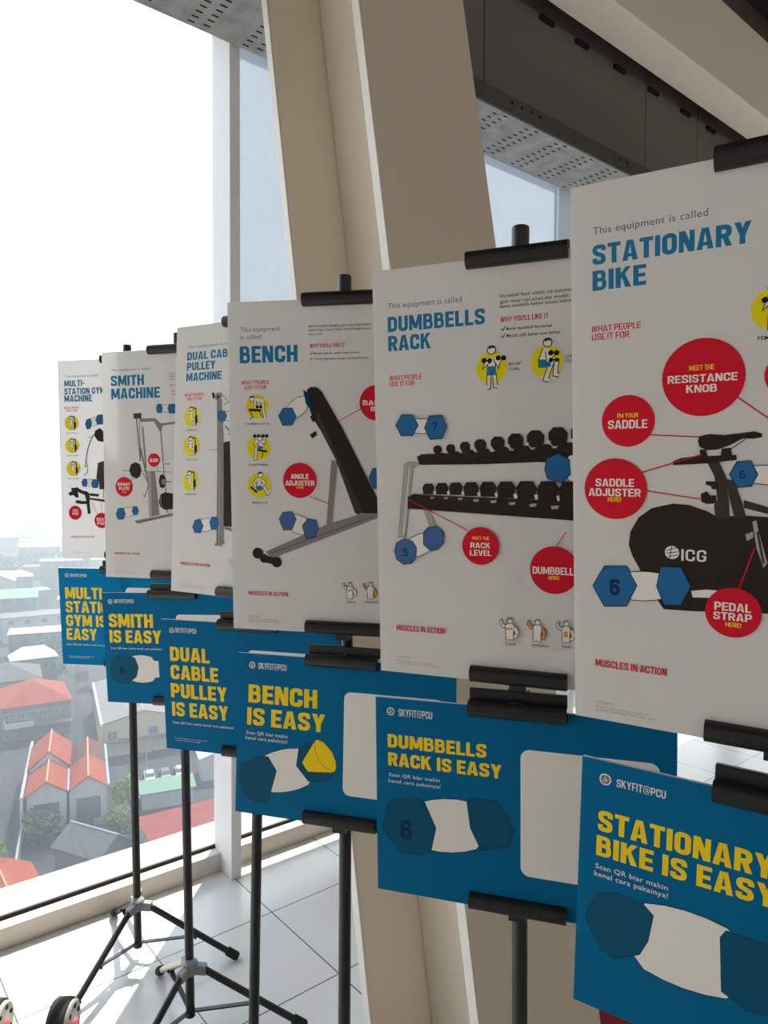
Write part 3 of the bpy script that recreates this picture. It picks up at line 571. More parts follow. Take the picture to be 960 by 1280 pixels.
  ('l','callout:1:leader_line','red',1.3,[[66.1,-76.7],[54.1,-95.6]]),
  ('c','callout:1','red',[50.5,-130.0],33.0,0),
  ('t','callout:1:callout_text','DUMBBELL','b','cream',21.3,-136.1,55.3,10.2),
  ('t','callout:1:callout_text','HERE!','b','gold',42.9,-143.2,14.3,5.0),
  ('g','dumbbell_picture:0','cream',[-158.3,72.8],[-117.2,70.6],9.8),
  ('p','dumbbell_picture:0','blue2',[[-176.8,74.1],[-167.7,88.5],[-151.0,87.9],[-142.7,73.0],[-151.6,58.7],[-169.0,59.1]],0.9),
  ('p','dumbbell_picture:0','blue2',[[-132.8,69.5],[-125.4,85.6],[-106.9,85.6],[-100.1,70.1],[-107.3,53.7],[-124.9,52.8]],0.9),
  ('t','dumbbell_picture:0','7','b','navy',-120.6,64.9,7.1,11.0),
  ('g','dumbbell_picture:1','cream',[-165.4,-111.6],[-122.1,-91.2],14.1),
  ('p','dumbbell_picture:1','blue3',[[-136.8,-83.4],[-130.4,-75.6],[-116.0,-73.6],[-106.9,-82.6],[-107.8,-97.4],[-114.7,-105.9],[-126.8,-109.0],[-137.1,-100.0]],0.9),
  ('p','dumbbell_picture:1','blue3',[[-182.9,-111.6],[-179.4,-99.6],[-166.8,-93.2],[-154.5,-96.5],[-148.7,-105.4],[-149.7,-120.5],[-156.8,-128.5],[-168.6,-130.7],[-179.9,-123.3]],0.9),
  ('t','dumbbell_picture:1','5','b','navy',-169.8,-118.5,7.5,11.4),
  ('g','dumbbell_picture:2','cream',[62.9,8.8],[100.9,10.0],18.2),
  ('p','dumbbell_picture:2','blue2',[[38.3,7.5],[40.5,22.1],[55.5,29.2],[70.3,20.8],[71.8,1.2],[60.0,-10.3],[42.0,-4.2]],0.9),
  ('t','muscle_heading','MUSCLES IN ACTION','b','red',-182.2,-231.8,75.3,8.7),
  ('p','muscle_icon:0','cream',[[-15.1,-213.7],[-20.5,-214.9],[-25.0,-209.2],[-24.3,-204.6],[-22.4,-204.1],[-21.8,-209.3],[-19.2,-211.1],[-14.0,-210.4]],0.9),
  ('p','muscle_icon:0','cream',[[-7.6,-210.5],[-1.3,-214.3],[1.2,-220.5],[-1.3,-228.2],[-5.8,-229.5],[-5.8,-226.8],[-2.6,-223.3],[-3.8,-219.3],[-6.4,-217.1]],0.9),
  ('p','muscle_icon:0','cream',[[-13.0,-209.3],[-8.9,-209.0],[-5.6,-210.7],[-5.1,-214.6],[-6.4,-222.0],[-6.2,-231.7],[-16.2,-232.5],[-16.2,-222.7],[-17.2,-215.5],[-16.6,-211.5]],0.9),
  ('p','muscle_icon:0','orange',[[-16.1,-214.6],[-11.5,-215.7],[-6.6,-213.9],[-6.9,-218.3],[-11.5,-218.0],[-15.9,-219.0]],0),
  ('c','muscle_icon:0','black',[-10.8,-204.4],3.9,0),
  ('c','muscle_icon:0','cream',[-10.5,-205.2],3.1,0),
  ('t','muscle_icon:0:icon_caption','DADA','r2','black',-17.1,-240.3,14.8,4.0),
  ('p','muscle_icon:1','orange',[[23.6,-212.7],[18.3,-213.9],[13.9,-208.3],[14.6,-203.7],[16.5,-203.3],[17.1,-208.4],[19.6,-210.1],[24.6,-209.4]],0.88),
  ('p','muscle_icon:1','orange',[[30.8,-209.6],[37.0,-213.3],[39.5,-219.5],[37.0,-227.0],[32.6,-228.3],[32.6,-225.6],[35.7,-222.2],[34.5,-218.3],[32.0,-216.1]],0.88),
  ('p','muscle_icon:1','cream',[[25.6,-208.4],[29.6,-208.1],[32.8,-209.8],[33.3,-213.6],[32.0,-220.9],[32.3,-230.5],[22.5,-231.3],[22.5,-221.6],[21.6,-214.5],[22.1,-210.6]],0.88),
  ('c','muscle_icon:1','black',[27.7,-203.6],3.8,0),
  ('c','muscle_icon:1','cream',[27.9,-204.4],3.1,0),
  ('t','muscle_icon:1:icon_caption','LENGAN','r2','black',19.2,-239.1,23.3,3.8),
  ('p','muscle_icon:2','cream',[[62.9,-211.6],[57.8,-212.8],[53.6,-207.3],[54.2,-202.8],[56.0,-202.3],[56.6,-207.4],[59.1,-209.1],[63.9,-208.4]],0.87),
  ('p','muscle_icon:2','cream',[[70.0,-208.6],[76.0,-212.2],[78.4,-218.3],[76.0,-225.7],[71.8,-227.0],[71.8,-224.3],[74.8,-220.9],[73.6,-217.1],[71.2,-214.9]],0.87),
  ('p','muscle_icon:2','cream',[[64.9,-207.4],[68.7,-207.1],[71.9,-208.7],[72.4,-212.5],[71.2,-219.7],[71.5,-229.1],[62.0,-229.9],[62.0,-220.4],[61.0,-213.3],[61.5,-209.5]],0.87),
  ('p','muscle_icon:2','orange',[[63.9,-214.7],[68.8,-214.3],[69.4,-222.2],[63.3,-222.7]],0),
  ('c','muscle_icon:2','black',[66.9,-202.6],3.7,0),
  ('c','muscle_icon:2','cream',[67.2,-203.4],3.0,0),
  ('t','muscle_icon:2:icon_caption','BAHU','r2','black',61.5,-237.4,12.4,3.8),
  ('t','fine_print','SKYFIT@PCU','r','grey',-182.3,-273.1,20.2,2.4),
  ('t','fine_print','Panduan alat olahraga mahasiswa','r','grey',-182.4,-279.4,58.2,2.5),
  ('t','fine_print','gunakan alat dengan benar dan aman','r','grey',-182.5,-282.9,65.5,2.5),
 ]),
 'benchP': ([0.738, 1.0235, 1.4443], [0.63561, -0.77199, -0.0057], [-0.03919, -0.03964, 0.99845], [
  ('t','intro_line','This equipment','r','slate',-186.1,244.5,74.2,8.3),
  ('t','intro_line','is called','r','slate',-186.3,231.5,38.8,8.3),
  ('t','headline','BENCH','b','blue',-188.2,189.3,108.7,29.8),
  ('t','use_heading','WHAT PEOPLE','b','red',-185.4,151.5,52.4,7.0),
  ('t','use_heading','USE IT FOR','b','red',-179.5,142.5,40.9,7.0),
  ('c','exercise_icon:0','yellow',[-156.6,111.7],21.5,0),
  ('l','exercise_icon:0','black',4.52,[[-172.5,106.3],[-149.7,104.9]]),
  ('l','exercise_icon:0','black',1.58,[[-170.6,105.1],[-164.8,92.6],[-171.8,90.4]]),
  ('l','exercise_icon:0','black',1.58,[[-152.7,104.9],[-147.0,91.3]]),
  ('l','exercise_icon:0','black',5.65,[[-145.6,119.5],[-144.8,106.0],[-142.1,91.2]]),
  ('l','exercise_icon:0','cream',3.62,[[-145.6,119.5],[-144.8,106.0],[-142.1,91.2]]),
  ('l','exercise_icon:0','black',9.72,[[-161.3,124.2],[-145.5,121.8]]),
  ('l','exercise_icon:0','cream',7.68,[[-161.3,124.2],[-145.5,121.8]]),
  ('l','exercise_icon:0','black',5.65,[[-160.3,122.0],[-161.5,109.5]]),
  ('l','exercise_icon:0','cream',3.62,[[-160.3,122.0],[-161.5,109.5]]),
  ('l','exercise_icon:0','black',5.65,[[-154.4,121.9],[-153.6,112.8]]),
  ('l','exercise_icon:0','cream',3.62,[[-154.4,121.9],[-153.6,112.8]]),
  ('c','exercise_icon:0','black',[-156.4,111.3],2.9,0),
  ('c','exercise_icon:0','black',[-149.6,111.2],2.9,0),
  ('l','exercise_icon:0','black',1.58,[[-156.4,111.3],[-149.6,111.2]]),
  ('c','exercise_icon:0','black',[-166.2,125.9],5.3,0),
  ('c','exercise_icon:0','cream',[-166.2,125.9],4.3,0),
  ('p','exercise_icon:0','black',[[-170.0,126.4],[-168.8,129.8],[-163.9,130.2],[-162.4,127.6],[-165.8,128.2]],0),
  ('t','exercise_icon:0:icon_caption','DUMBBELL ROW','r2','black',-177.2,79.5,43.0,3.3),
  ('c','exercise_icon:1','yellow',[-154.8,38.3],22.2,0),
  ('l','exercise_icon:1','black',3.73,[[-161.0,34.8],[-138.7,31.3]]),
  ('l','exercise_icon:1','black',1.63,[[-146.8,33.7],[-149.0,19.7]]),
  ('l','exercise_icon:1','black',6.76,[[-147.7,40.7],[-159.9,36.0],[-161.3,18.5],[-165.4,17.3]]),
  ('l','exercise_icon:1','cream',4.66,[[-147.7,40.7],[-159.9,36.0],[-161.3,18.5],[-165.4,17.3]]),
  ('l','exercise_icon:1','black',10.02,[[-153.6,50.0],[-148.7,38.8]]),
  ('l','exercise_icon:1','cream',7.92,[[-153.6,50.0],[-148.7,38.8]]),
  ('p','exercise_icon:1','blue',[[-153.7,41.8],[-146.7,39.5],[-152.9,33.7],[-158.9,34.8]],0.3),
  ('l','exercise_icon:1','black',5.83,[[-155.6,50.0],[-160.8,46.5],[-156.5,58.2]]),
  ('l','exercise_icon:1','cream',3.73,[[-155.6,50.0],[-160.8,46.5],[-156.5,58.2]]),
  ('l','exercise_icon:1','black',5.83,[[-151.6,50.0],[-144.5,47.6],[-144.4,58.1]]),
  ('l','exercise_icon:1','cream',3.73,[[-151.6,50.0],[-144.5,47.6],[-144.4,58.1]]),
  ('c','exercise_icon:1','black',[-162.0,59.3],3.1,0),
  ('c','exercise_icon:1','black',[-155.1,59.3],3.0,0),
  ('l','exercise_icon:1','black',1.63,[[-162.0,59.3],[-155.1,59.3]]),
  ('c','exercise_icon:1','black',[-145.7,59.3],3.0,0),
  ('c','exercise_icon:1','black',[-138.9,59.2],3.1,0),
  ('l','exercise_icon:1','black',1.63,[[-145.7,59.3],[-138.9,59.2]]),
  ('c','exercise_icon:1','black',[-152.5,55.1],5.5,0),
  ('c','exercise_icon:1','cream',[-152.5,55.1],4.4,0),
  ('p','exercise_icon:1','black',[[-156.3,55.6],[-155.1,59.1],[-150.1,59.5],[-148.6,57.0],[-152.1,57.5]],0),
  ('t','exercise_icon:1:icon_caption','CHEST PRESS','r2','black',-173.5,5.6,36.7,3.3),
  ('c','exercise_icon:2','yellow',[-155.0,-30.1],22.4,0),
  ('l','exercise_icon:2','black',3.78,[[-171.4,-32.6],[-159.3,-43.1]]),
  ('l','exercise_icon:2','black',6.84,[[-156.1,-36.0],[-145.9,-32.3],[-138.9,-44.5],[-135.8,-41.6]]),
  ('l','exercise_icon:2','cream',4.72,[[-156.1,-36.0],[-145.9,-32.3],[-138.9,-44.5],[-135.8,-41.6]]),
  ('l','exercise_icon:2','black',11.09,[[-153.8,-18.3],[-156.1,-34.8]]),
  ('l','exercise_icon:2','cream',8.97,[[-153.8,-18.3],[-156.1,-34.8]]),
  ('l','exercise_icon:2','black',5.9,[[-158.5,-19.5],[-165.1,-26.6],[-161.2,-32.5]]),
  ('l','exercise_icon:2','cream',3.78,[[-158.5,-19.5],[-165.1,-26.6],[-161.2,-32.5]]),
  ('l','exercise_icon:2','black',5.9,[[-150.7,-19.4],[-144.7,-25.3],[-150.9,-31.2]]),
  ('l','exercise_icon:2','cream',3.78,[[-150.7,-19.4],[-144.7,-25.3],[-150.9,-31.2]]),
  ('p','exercise_icon:2','blue',[[-160.1,-31.3],[-150.9,-31.2],[-146.9,-34.7],[-153.1,-39.5],[-160.2,-38.4]],0.3),
  ('c','exercise_icon:2','black',[-152.6,-10.8],5.6,0),
  ('c','exercise_icon:2','cream',[-152.6,-10.8],4.5,0),
  ('p','exercise_icon:2','black',[[-156.5,-10.3],[-155.3,-6.8],[-150.2,-6.3],[-148.7,-8.9],[-152.2,-8.3]],0),
  ('t','exercise_icon:2:icon_caption','BENCH DIP','r2','black',-168.2,-63.2,28.8,3.3),
  ('p','equipment_picture','ash2',[[-18.8,16.4],[-7.3,14.1],[-18.8,-102.1],[-29.5,-104.2]],0),
  ('p','equipment_picture','ash2',[[-144.4,-151.0],[-24.6,-97.5],[104.2,-56.6],[104.2,-72.7],[60.5,-87.4],[-131.9,-163.2]],0),
  ('l','equipment_picture','coal2',1.0,[[-139.4,-155.7],[60.5,-80.9]]),
  ('p','equipment_picture','coal',[[-63.6,140.1],[-55.4,145.0],[-44.3,144.3],[-35.2,136.4],[0.7,74.1],[61.0,-43.3],[80.8,-77.7],[23.8,-77.3],[-11.6,18.7],[-37.7,67.4],[-53.9,92.9],[-57.7,105.9],[-50.9,109.1]],0),
  ('p','equipment_picture','coal2',[[-48.0,102.1],[-41.3,97.4],[-4.4,16.4],[38.2,-73.8],[31.0,-79.5],[23.8,-77.3],[-11.6,18.7],[-37.7,67.4]],0),
  ('p','equipment_picture','coal',[[-57.8,93.0],[-48.1,98.4],[-43.3,88.2],[-52.1,82.8]],0),
  ('p','equipment_picture','coal',[[-58.2,60.6],[-47.4,67.5],[-45.5,60.5],[-53.4,54.0]],0),
  ('l','equipment_picture','coal',13,[[-159.7,-154.4],[-150.5,-156.0]]),
  ('l','equipment_picture','coal',13,[[-147.1,-163.7],[-121.9,-169.7]]),
  ('c','equipment_picture','coal',[-159.7,-154.4],10.2,0),
  ('c','equipment_picture','coal',[-123.4,-169.8],9.7,0),
  ('c','equipment_picture','coal',[-147.6,-163.7],8.2,0),
  ('g','dumbbell_picture:0','cream',[-98.3,94.8],[-63.8,123.1],13.9),
  ('p','dumbbell_picture:0','blue2',[[-115.6,94.9],[-107.0,107.9],[-90.8,108.2],[-83.2,93.2],[-91.2,78.9],[-108.4,78.1]],0.9),
  ('p','dumbbell_picture:0','navy',[[-68.5,138.3],[-60.3,134.5],[-50.9,109.1],[-55.8,105.9],[-63.9,116.1]],0.9),
  ('g','dumbbell_picture:1','cream',[-102.3,-92.8],[-58.9,-107.6],15.3),
  ('p','dumbbell_picture:1','blue3',[[-73.6,-101.8],[-63.6,-89.7],[-48.9,-91.3],[-44.2,-105.9],[-51.2,-121.7],[-66.5,-125.4]],0.9),
  ('p','dumbbell_picture:1','blue3',[[-117.3,-90.7],[-110.1,-78.6],[-93.2,-76.9],[-85.4,-90.1],[-93.6,-109.3],[-109.5,-110.2]],0.9),
  ('p','dumbbell_picture:2','blue2',[[49.7,-14.3],[56.4,1.4],[76.1,2.9],[83.1,-13.1],[76.1,-33.9],[57.3,-32.7]],0.9),
  ('l','callout:0:leader_line','red',1.3,[[-59.8,-49.4],[-23.3,-61.6]]),
  ('c','callout:0','red',[-77.6,-20.4],31.5,0),
  ('t','callout:0:callout_text','ANGLE','b','cream',-94.4,-17.7,33.5,9.0),
  ('t','callout:0:callout_text','ADJUSTER','b','cream',-104.9,-29.6,54.6,9.0),
  ('t','callout:0:callout_text','HERE!','b','gold',-83.7,-35.1,13.3,4.3),
  ('l','callout:1:leader_line','red',1.3,[[-7.3,83.3],[35.0,105.7]]),
  ('c','callout:1','red',[63.6,115.8],30.7,0),
  ('t','callout:1:callout_text','BACK','b','cream',38.8,111.6,39.7,8.6),
  ('t','callout:1:callout_text','REST','b','cream',52.9,101.0,23.3,8.2),
  ('t','muscle_heading','MUSCLES IN ACTION','b','red',-179.0,-232.3,76.4,7.4),
  ('p','muscle_icon:0','cream',[[10.1,-213.9],[4.8,-214.9],[0.5,-209.4],[1.2,-205.1],[3.0,-204.7],[3.6,-209.6],[6.1,-211.3],[11.1,-210.8]],0.84),
  ('p','muscle_icon:0','cream',[[17.3,-211.2],[23.4,-214.9],[25.9,-220.9],[23.4,-228.0],[19.0,-229.1],[19.1,-226.5],[22.2,-223.4],[21.0,-219.6],[18.5,-217.4]],0.84),
  ('p','muscle_icon:0','cream',[[12.1,-209.9],[16.0,-209.7],[19.3,-211.4],[19.7,-215.1],[18.5,-222.0],[18.7,-231.1],[9.0,-231.5],[9.0,-222.4],[8.1,-215.5],[8.6,-211.8]],0.84),
  ('p','muscle_icon:0','orange',[[9.1,-214.7],[13.5,-215.9],[18.2,-214.4],[18.0,-218.5],[13.5,-218.1],[9.3,-218.8]],0),
  ('c','muscle_icon:0','black',[14.2,-205.4],3.7,0),
  ('c','muscle_icon:0','cream',[14.4,-206.1],2.9,0),
  ('t','muscle_icon:0:icon_caption','DADA','r2','black',8.5,-239.6,15.6,3.8),
  ('p','muscle_icon:1','orange',[[47.7,-212.5],[42.5,-213.4],[38.2,-208.0],[38.9,-203.7],[40.7,-203.3],[41.3,-208.2],[43.8,-209.9],[48.7,-209.4]],0.84),
  ('p','muscle_icon:1','orange',[[54.8,-209.8],[60.9,-213.5],[63.4,-219.4],[60.9,-226.5],[56.6,-227.6],[56.6,-225.0],[59.7,-221.9],[58.5,-218.1],[56.0,-215.9]],0.84),
  ('p','muscle_icon:1','cream',[[49.7,-208.4],[53.6,-208.3],[56.8,-210.0],[57.3,-213.6],[56.0,-220.5],[56.2,-229.6],[46.7,-230.0],[46.7,-220.9],[45.7,-214.1],[46.2,-210.4]],0.84),
  ('c','muscle_icon:1','black',[51.8,-204.0],3.7,0),
  ('c','muscle_icon:1','cream',[52.0,-204.7],2.9,0),
  ('t','muscle_icon:1:icon_caption','LENGAN','r2','black',41.5,-238.2,24.9,3.8),
  ('t','fine_print','SKYFIT@PCU','r','grey',-178.7,-273.7,23.2,3.5),
  ('t','fine_print','Panduan alat olahraga mahasiswa','r','grey',-178.8,-278.7,55.8,3.5),
  ('t','fine_print','gunakan alat dengan benar dan aman','r','grey',-178.9,-282.6,63.0,3.4),
  ('t','description','Bench adalah bangku gym yang digunakan','r2','black',-57.6,248.7,111.1,3.3),
  ('t','description','kemiringan dapat diatur ke berbagai posisi','r2','black',-57.7,241.8,111.2,3.3),
  ('t','description','dan sudut.','r2','black',-57.8,234.8,24.9,3.2),
  ('t','benefit_heading',"WHY YOU'LL LIKE IT",'b','red',-56.5,213.1,63.0,6.6),
  ('t','benefit_list','Bantu tubuh stabil saat latihan','r2','black',-48.9,201.3,82.4,3.3),
  ('l','benefit_list','black',1.0,[[-55.5,203.9],[-54.1,201.4],[-51.8,206.2]]),
  ('t','benefit_list','Cocok digunakan dengan dumbbell/barbel','r2','black',-49.0,191.8,97.9,3.3),
  ('l','benefit_list','black',1.0,[[-55.6,194.4],[-54.2,191.9],[-51.9,196.7]]),
 ]),
 'dualP': ([0.7273, 1.3527, 1.4715], [0.37411, -0.9273, -0.01254], [0.02833, -0.00209, 0.9996], [
  ('t','intro_line','This equipment is called','r','slate',-175.3,247.0,138.3,6.2),
  ('t','headline','DUAL CABLE','b','blue',-177.1,220.4,145.3,18.1),
  ('t','headline','PULLEY','b','blue',-177.3,197.5,83.6,18.0),
  ('t','headline','MACHINE','b','blue',-178.2,173.9,103.4,18.0),
  ('t','use_heading','WHAT PEOPLE','b','red',-181.0,140.4,56.8,6.6),
  ('t','use_heading','USE IT FOR','b','red',-174.9,131.3,44.2,6.7),
  ('c','exercise_icon:0','yellow',[-158.5,95.5],23.1,0),
  ('l','exercise_icon:0','black',2.88,[[-146.0,74.8],[-147.2,113.1],[-164.4,114.9]]),
  ('l','exercise_icon:0','black',7.2,[[-144.9,80.7],[-145.4,97.5]]),
  ('l','exercise_icon:0','black',6.0,[[-161.0,90.8],[-151.7,89.3],[-152.6,75.0]]),
  ('l','exercise_icon:0','cream',3.84,[[-161.0,90.8],[-151.7,89.3],[-152.6,75.0]]),
  ('l','exercise_icon:0','black',10.32,[[-161.5,105.2],[-161.0,90.8]]),
  ('l','exercise_icon:0','cream',8.16,[[-161.5,105.2],[-161.0,90.8]]),
  ('l','exercise_icon:0','black',6.0,[[-161.4,104.0],[-172.0,103.2]]),
  ('l','exercise_icon:0','cream',3.84,[[-161.4,104.0],[-172.0,103.2]]),
  ('l','exercise_icon:0','black',6.0,[[-158.8,103.9],[-151.0,107.2]]),
  ('l','exercise_icon:0','cream',3.84,[[-158.8,103.9],[-151.0,107.2]]),
  ('c','exercise_icon:0','black',[-161.1,111.9],5.6,0),
  ('c','exercise_icon:0','cream',[-161.1,111.9],4.6,0),
  ('p','exercise_icon:0','black',[[-166.2,112.6],[-164.8,116.1],[-158.3,116.3],[-156.2,113.6],[-160.7,114.4]],0),
  ('t','exercise_icon:0:icon_caption','FACE PULL','r2','black',-173.7,63.9,34.0,3.1),
  ('c','exercise_icon:1','yellow',[-158.2,29.7],23.2,0),
  ('l','exercise_icon:1','black',2.89,[[-145.7,9.2],[-146.9,47.5],[-164.1,49.0]]),
  ('l','exercise_icon:1','black',7.23,[[-144.6,15.2],[-145.1,32.0]]),
  ('l','exercise_icon:1','black',6.02,[[-160.7,25.0],[-151.4,23.7],[-152.3,9.3]]),
  ('l','exercise_icon:1','cream',3.86,[[-160.7,25.0],[-151.4,23.7],[-152.3,9.3]]),
  ('l','exercise_icon:1','black',10.36,[[-161.2,39.4],[-160.7,25.0]]),
  ('l','exercise_icon:1','cream',8.19,[[-161.2,39.4],[-160.7,25.0]]),
  ('l','exercise_icon:1','black',6.02,[[-161.1,38.2],[-171.7,37.1]]),
  ('l','exercise_icon:1','cream',3.86,[[-161.1,38.2],[-171.7,37.1]]),
  ('l','exercise_icon:1','black',6.02,[[-158.5,38.1],[-150.7,41.6]]),
  ('l','exercise_icon:1','cream',3.86,[[-158.5,38.1],[-150.7,41.6]]),
  ('c','exercise_icon:1','black',[-160.9,46.1],5.7,0),
  ('c','exercise_icon:1','cream',[-160.9,46.1],4.6,0),
  ('p','exercise_icon:1','black',[[-165.9,46.7],[-164.5,50.3],[-158.0,50.6],[-155.9,47.9],[-160.4,48.6]],0),
  ('t','exercise_icon:1:icon_caption','BICEP CURL','r2','black',-173.4,-2.3,34.0,3.2),
  ('c','exercise_icon:2','yellow',[-158.8,-46.8],23.1,0),
  ('l','exercise_icon:2','black',2.88,[[-146.3,-67.0],[-147.5,-28.7],[-164.7,-27.6]]),
  ('l','exercise_icon:2','black',7.2,[[-145.2,-61.0],[-145.7,-44.3]]),
  ('l','exercise_icon:2','black',6.0,[[-161.3,-51.7],[-152.0,-52.7],[-152.9,-67.2]]),
  ('l','exercise_icon:2','cream',3.84,[[-161.3,-51.7],[-152.0,-52.7],[-152.9,-67.2]]),
  ('l','exercise_icon:2','black',10.32,[[-161.8,-37.2],[-161.3,-51.7]]),
  ('l','exercise_icon:2','cream',8.16,[[-161.8,-37.2],[-161.3,-51.7]]),
  ('l','exercise_icon:2','black',6.0,[[-161.7,-38.4],[-172.3,-39.7]]),
  ('l','exercise_icon:2','cream',3.84,[[-161.7,-38.4],[-172.3,-39.7]]),
  ('l','exercise_icon:2','black',6.0,[[-159.1,-38.4],[-151.3,-34.7]]),
  ('l','exercise_icon:2','cream',3.84,[[-159.1,-38.4],[-151.3,-34.7]]),
  ('c','exercise_icon:2','black',[-161.4,-30.5],5.7,0),
  ('c','exercise_icon:2','cream',[-161.4,-30.5],4.6,0),
  ('p','exercise_icon:2','black',[[-166.5,-30.0],[-165.1,-26.4],[-158.6,-25.9],[-156.5,-28.5],[-161.0,-28.0]],0),
  ('t','exercise_icon:2:icon_caption','CROSSOVER','r2','black',-174.0,-79.2,34.0,3.1),
  ('p','equipment_picture','coal',[[-63.9,36.3],[-50.0,38.7],[-3.0,32.0],[2.6,-143.8],[-31.4,-145.3],[-58.2,-144.3]],0),
  ('p','equipment_picture','ash2',[[-86.2,130.9],[-73.6,129.1],[-63.3,15.6],[-58.4,-174.6],[-54.3,-179.5],[-63.6,-187.8],[-84.1,-188.1],[-78.1,-179.1],[-81.1,7.1]],0),
  ('l','equipment_picture','ash',2,[[-75.4,7.0],[-70.7,-179.5]]),
  ('l','equipment_picture','coal2',1,[[-84.7,120.0],[-74.1,-179.7]]),
  ('p','equipment_picture','coal',[[-101.5,144.7],[-94.6,145.6],[-92.0,134.2],[-97.6,131.4]],0),
  ('c','equipment_picture','ash2',[-82.9,135.5],8.7,0),
  ('c','equipment_picture','coal2',[-82.9,135.5],4.0,0),
  ('c','equipment_picture','ash2',[-76.5,41.7],7.4,0),
  ('c','equipment_picture','ash2',[-75.9,20.9],7.4,0),
  ('l','equipment_picture','coal2',1.2,[[-77.5,144.8],[-52.6,123.0],[-66.5,117.1]]),
  ('l','equipment_picture','ash2',1.0,[[-103.3,20.3],[-80.4,20.1]]),
  ('l','equipment_picture','coal2',1.5,[[-62.2,71.7],[-45.0,58.4],[-53.2,52.1]]),
  ('p','equipment_picture','ash2',[[-55.4,-144.1],[-30.1,-149.5],[-32.7,-156.1],[-55.2,-150.6]],0),
  ('g','dumbbell_picture:0','cream',[-70.2,93.5],[-37.8,92.4],8.7),
  ('p','dumbbell_picture:0','blue2',[[-83.8,93.9],[-79.6,103.3],[-63.8,104.1],[-56.7,93.1],[-63.1,82.5],[-77.8,83.8]],0.9),
  ('g','dumbbell_picture:1','cream',[-131.9,-147.3],[-85.6,-140.2],13.2),
  ('p','dumbbell_picture:1','blue2',[[-98.4,-137.2],[-91.8,-126.0],[-76.9,-126.8],[-71.9,-139.6],[-78.4,-152.1],[-93.3,-152.7]],0.9),
  ('p','dumbbell_picture:1','blue2',[[-147.8,-149.8],[-141.7,-135.3],[-126.5,-131.7],[-116.6,-146.7],[-124.4,-162.0],[-141.5,-162.0]],0.9),
  ('t','muscle_heading','MUSCLES IN ACTION','b','red',-181.2,-235.8,87.0,6.3),
  ('p','muscle_icon:0','cream',[[-33.2,-220.1],[-36.9,-220.8],[-40.1,-217.8],[-39.7,-215.4],[-38.4,-215.1],[-37.9,-217.8],[-36.0,-218.8],[-32.5,-218.4]],0.47),
  ('p','muscle_icon:0','cream',[[-28.1,-218.4],[-23.6,-220.3],[-21.7,-223.6],[-23.3,-227.7],[-26.4,-228.4],[-26.5,-227.0],[-24.3,-225.1],[-25.3,-223.0],[-27.1,-221.9]],0.47),
  ('p','muscle_icon:0','cream',[[-31.8,-217.8],[-29.0,-217.6],[-26.6,-218.5],[-26.2,-220.5],[-27.0,-224.4],[-26.6,-229.6],[-33.6,-230.0],[-33.7,-224.9],[-34.5,-221.1],[-34.3,-219.0]],0.47),
  ('p','muscle_icon:0','orange',[[-33.9,-220.6],[-30.6,-221.2],[-27.3,-220.2],[-27.4,-222.5],[-30.6,-222.4],[-33.6,-222.9]],0),
  ('c','muscle_icon:0','black',[-30.4,-215.2],2.0,0),
  ('c','muscle_icon:0','cream',[-30.2,-215.6],1.6,0),
  ('t','fine_print','SKYFIT@PCU','r','grey',-181.1,-277.5,24.8,1.7),
  ('t','fine_print','Panduan alat olahraga mahasiswa','r','grey',-181.0,-281.8,69.1,1.7),
  ('t','fine_print','gunakan alat dengan benar dan aman','r','grey',-180.9,-284.4,77.9,1.8),
 ]),
 'smithP': ([0.7389, 1.7619, 1.4697], [0.58199, -0.81319, 0.00395], [-0.01247, -0.00407, 0.99991], [
  ('t','intro_line','This equipment is called','r','slate',-182.1,246.1,116.0,6.2),
  ('t','headline','SMITH','b','blue',-184.2,207.3,99.7,27.1),
  ('t','headline','MACHINE','b','blue',-183.4,173.2,145.3,27.7),
  ('t','description','Smith machine adalah alat beban','r2','black',-10.9,231.6,94.3,3.6),
  ('t','description','Smith machine adalah alat beban','r2','black',-11.0,224.5,94.3,3.6),
  ('t','description','Smith machine adalah alat beban','r2','black',-11.1,216.9,94.3,3.6),
  ('t','benefit_heading',"WHY YOU'LL LIKE IT",'b','red',-10.0,200.3,56.1,5.6),
  ('t','benefit_list','Gerakan lebih stabil','r2','black',-4.4,187.1,58.8,3.5),
  ('t','benefit_list','Gerakan lebih stabil','r2','black',-4.6,178.4,58.9,3.6),
  ('l','equipment_picture','ash2',5,[[-95.2,116.3],[-55.3,117.1]]),
  ('p','equipment_picture','ash2',[[-98.1,120.8],[-53.8,120.9],[-36.4,106.4],[36.1,113.6],[36.0,108.5],[-30.7,101.1],[-35.3,85.8],[-41.2,87.2],[-56.9,112.0],[-98.3,111.7]],0),
  ('p','equipment_picture','coal2',[[-117.3,134.2],[-93.4,134.9],[-93.7,120.7],[-116.6,120.5]],0),
  ('l','equipment_picture','ash2',4,[[-108.6,121.0],[-98.8,10.3]]),
  ('l','equipment_picture','coal2',1.5,[[-100.5,120.8],[-97.9,10.3]]),
  ('l','equipment_picture','ash2',3,[[-92.0,99.9],[-83.4,-8.0]]),
  ('l','equipment_picture','coal2',1.0,[[-89.0,99.8],[-81.3,-8.0]]),
  ('l','equipment_picture','ash2',3.5,[[-37.4,87.1],[-31.8,9.7]]),
  ('p','equipment_picture','ash2',[[-79.4,-17.1],[-55.8,-17.3],[-44.9,-129.8],[-75.8,-136.3]],0),
  ('p','equipment_picture','ash',[[-79.4,-17.1],[-69.7,-17.2],[-67.4,-134.4],[-75.8,-136.3]],0),
  ('l','equipment_picture','ash2',5,[[-98.2,44.2],[-77.5,-41.9]]),
  ('l','equipment_picture','coal2',2,[[-92.0,-21.0],[-75.3,-49.7],[-87.9,-83.1],[-93.1,-78.4]]),
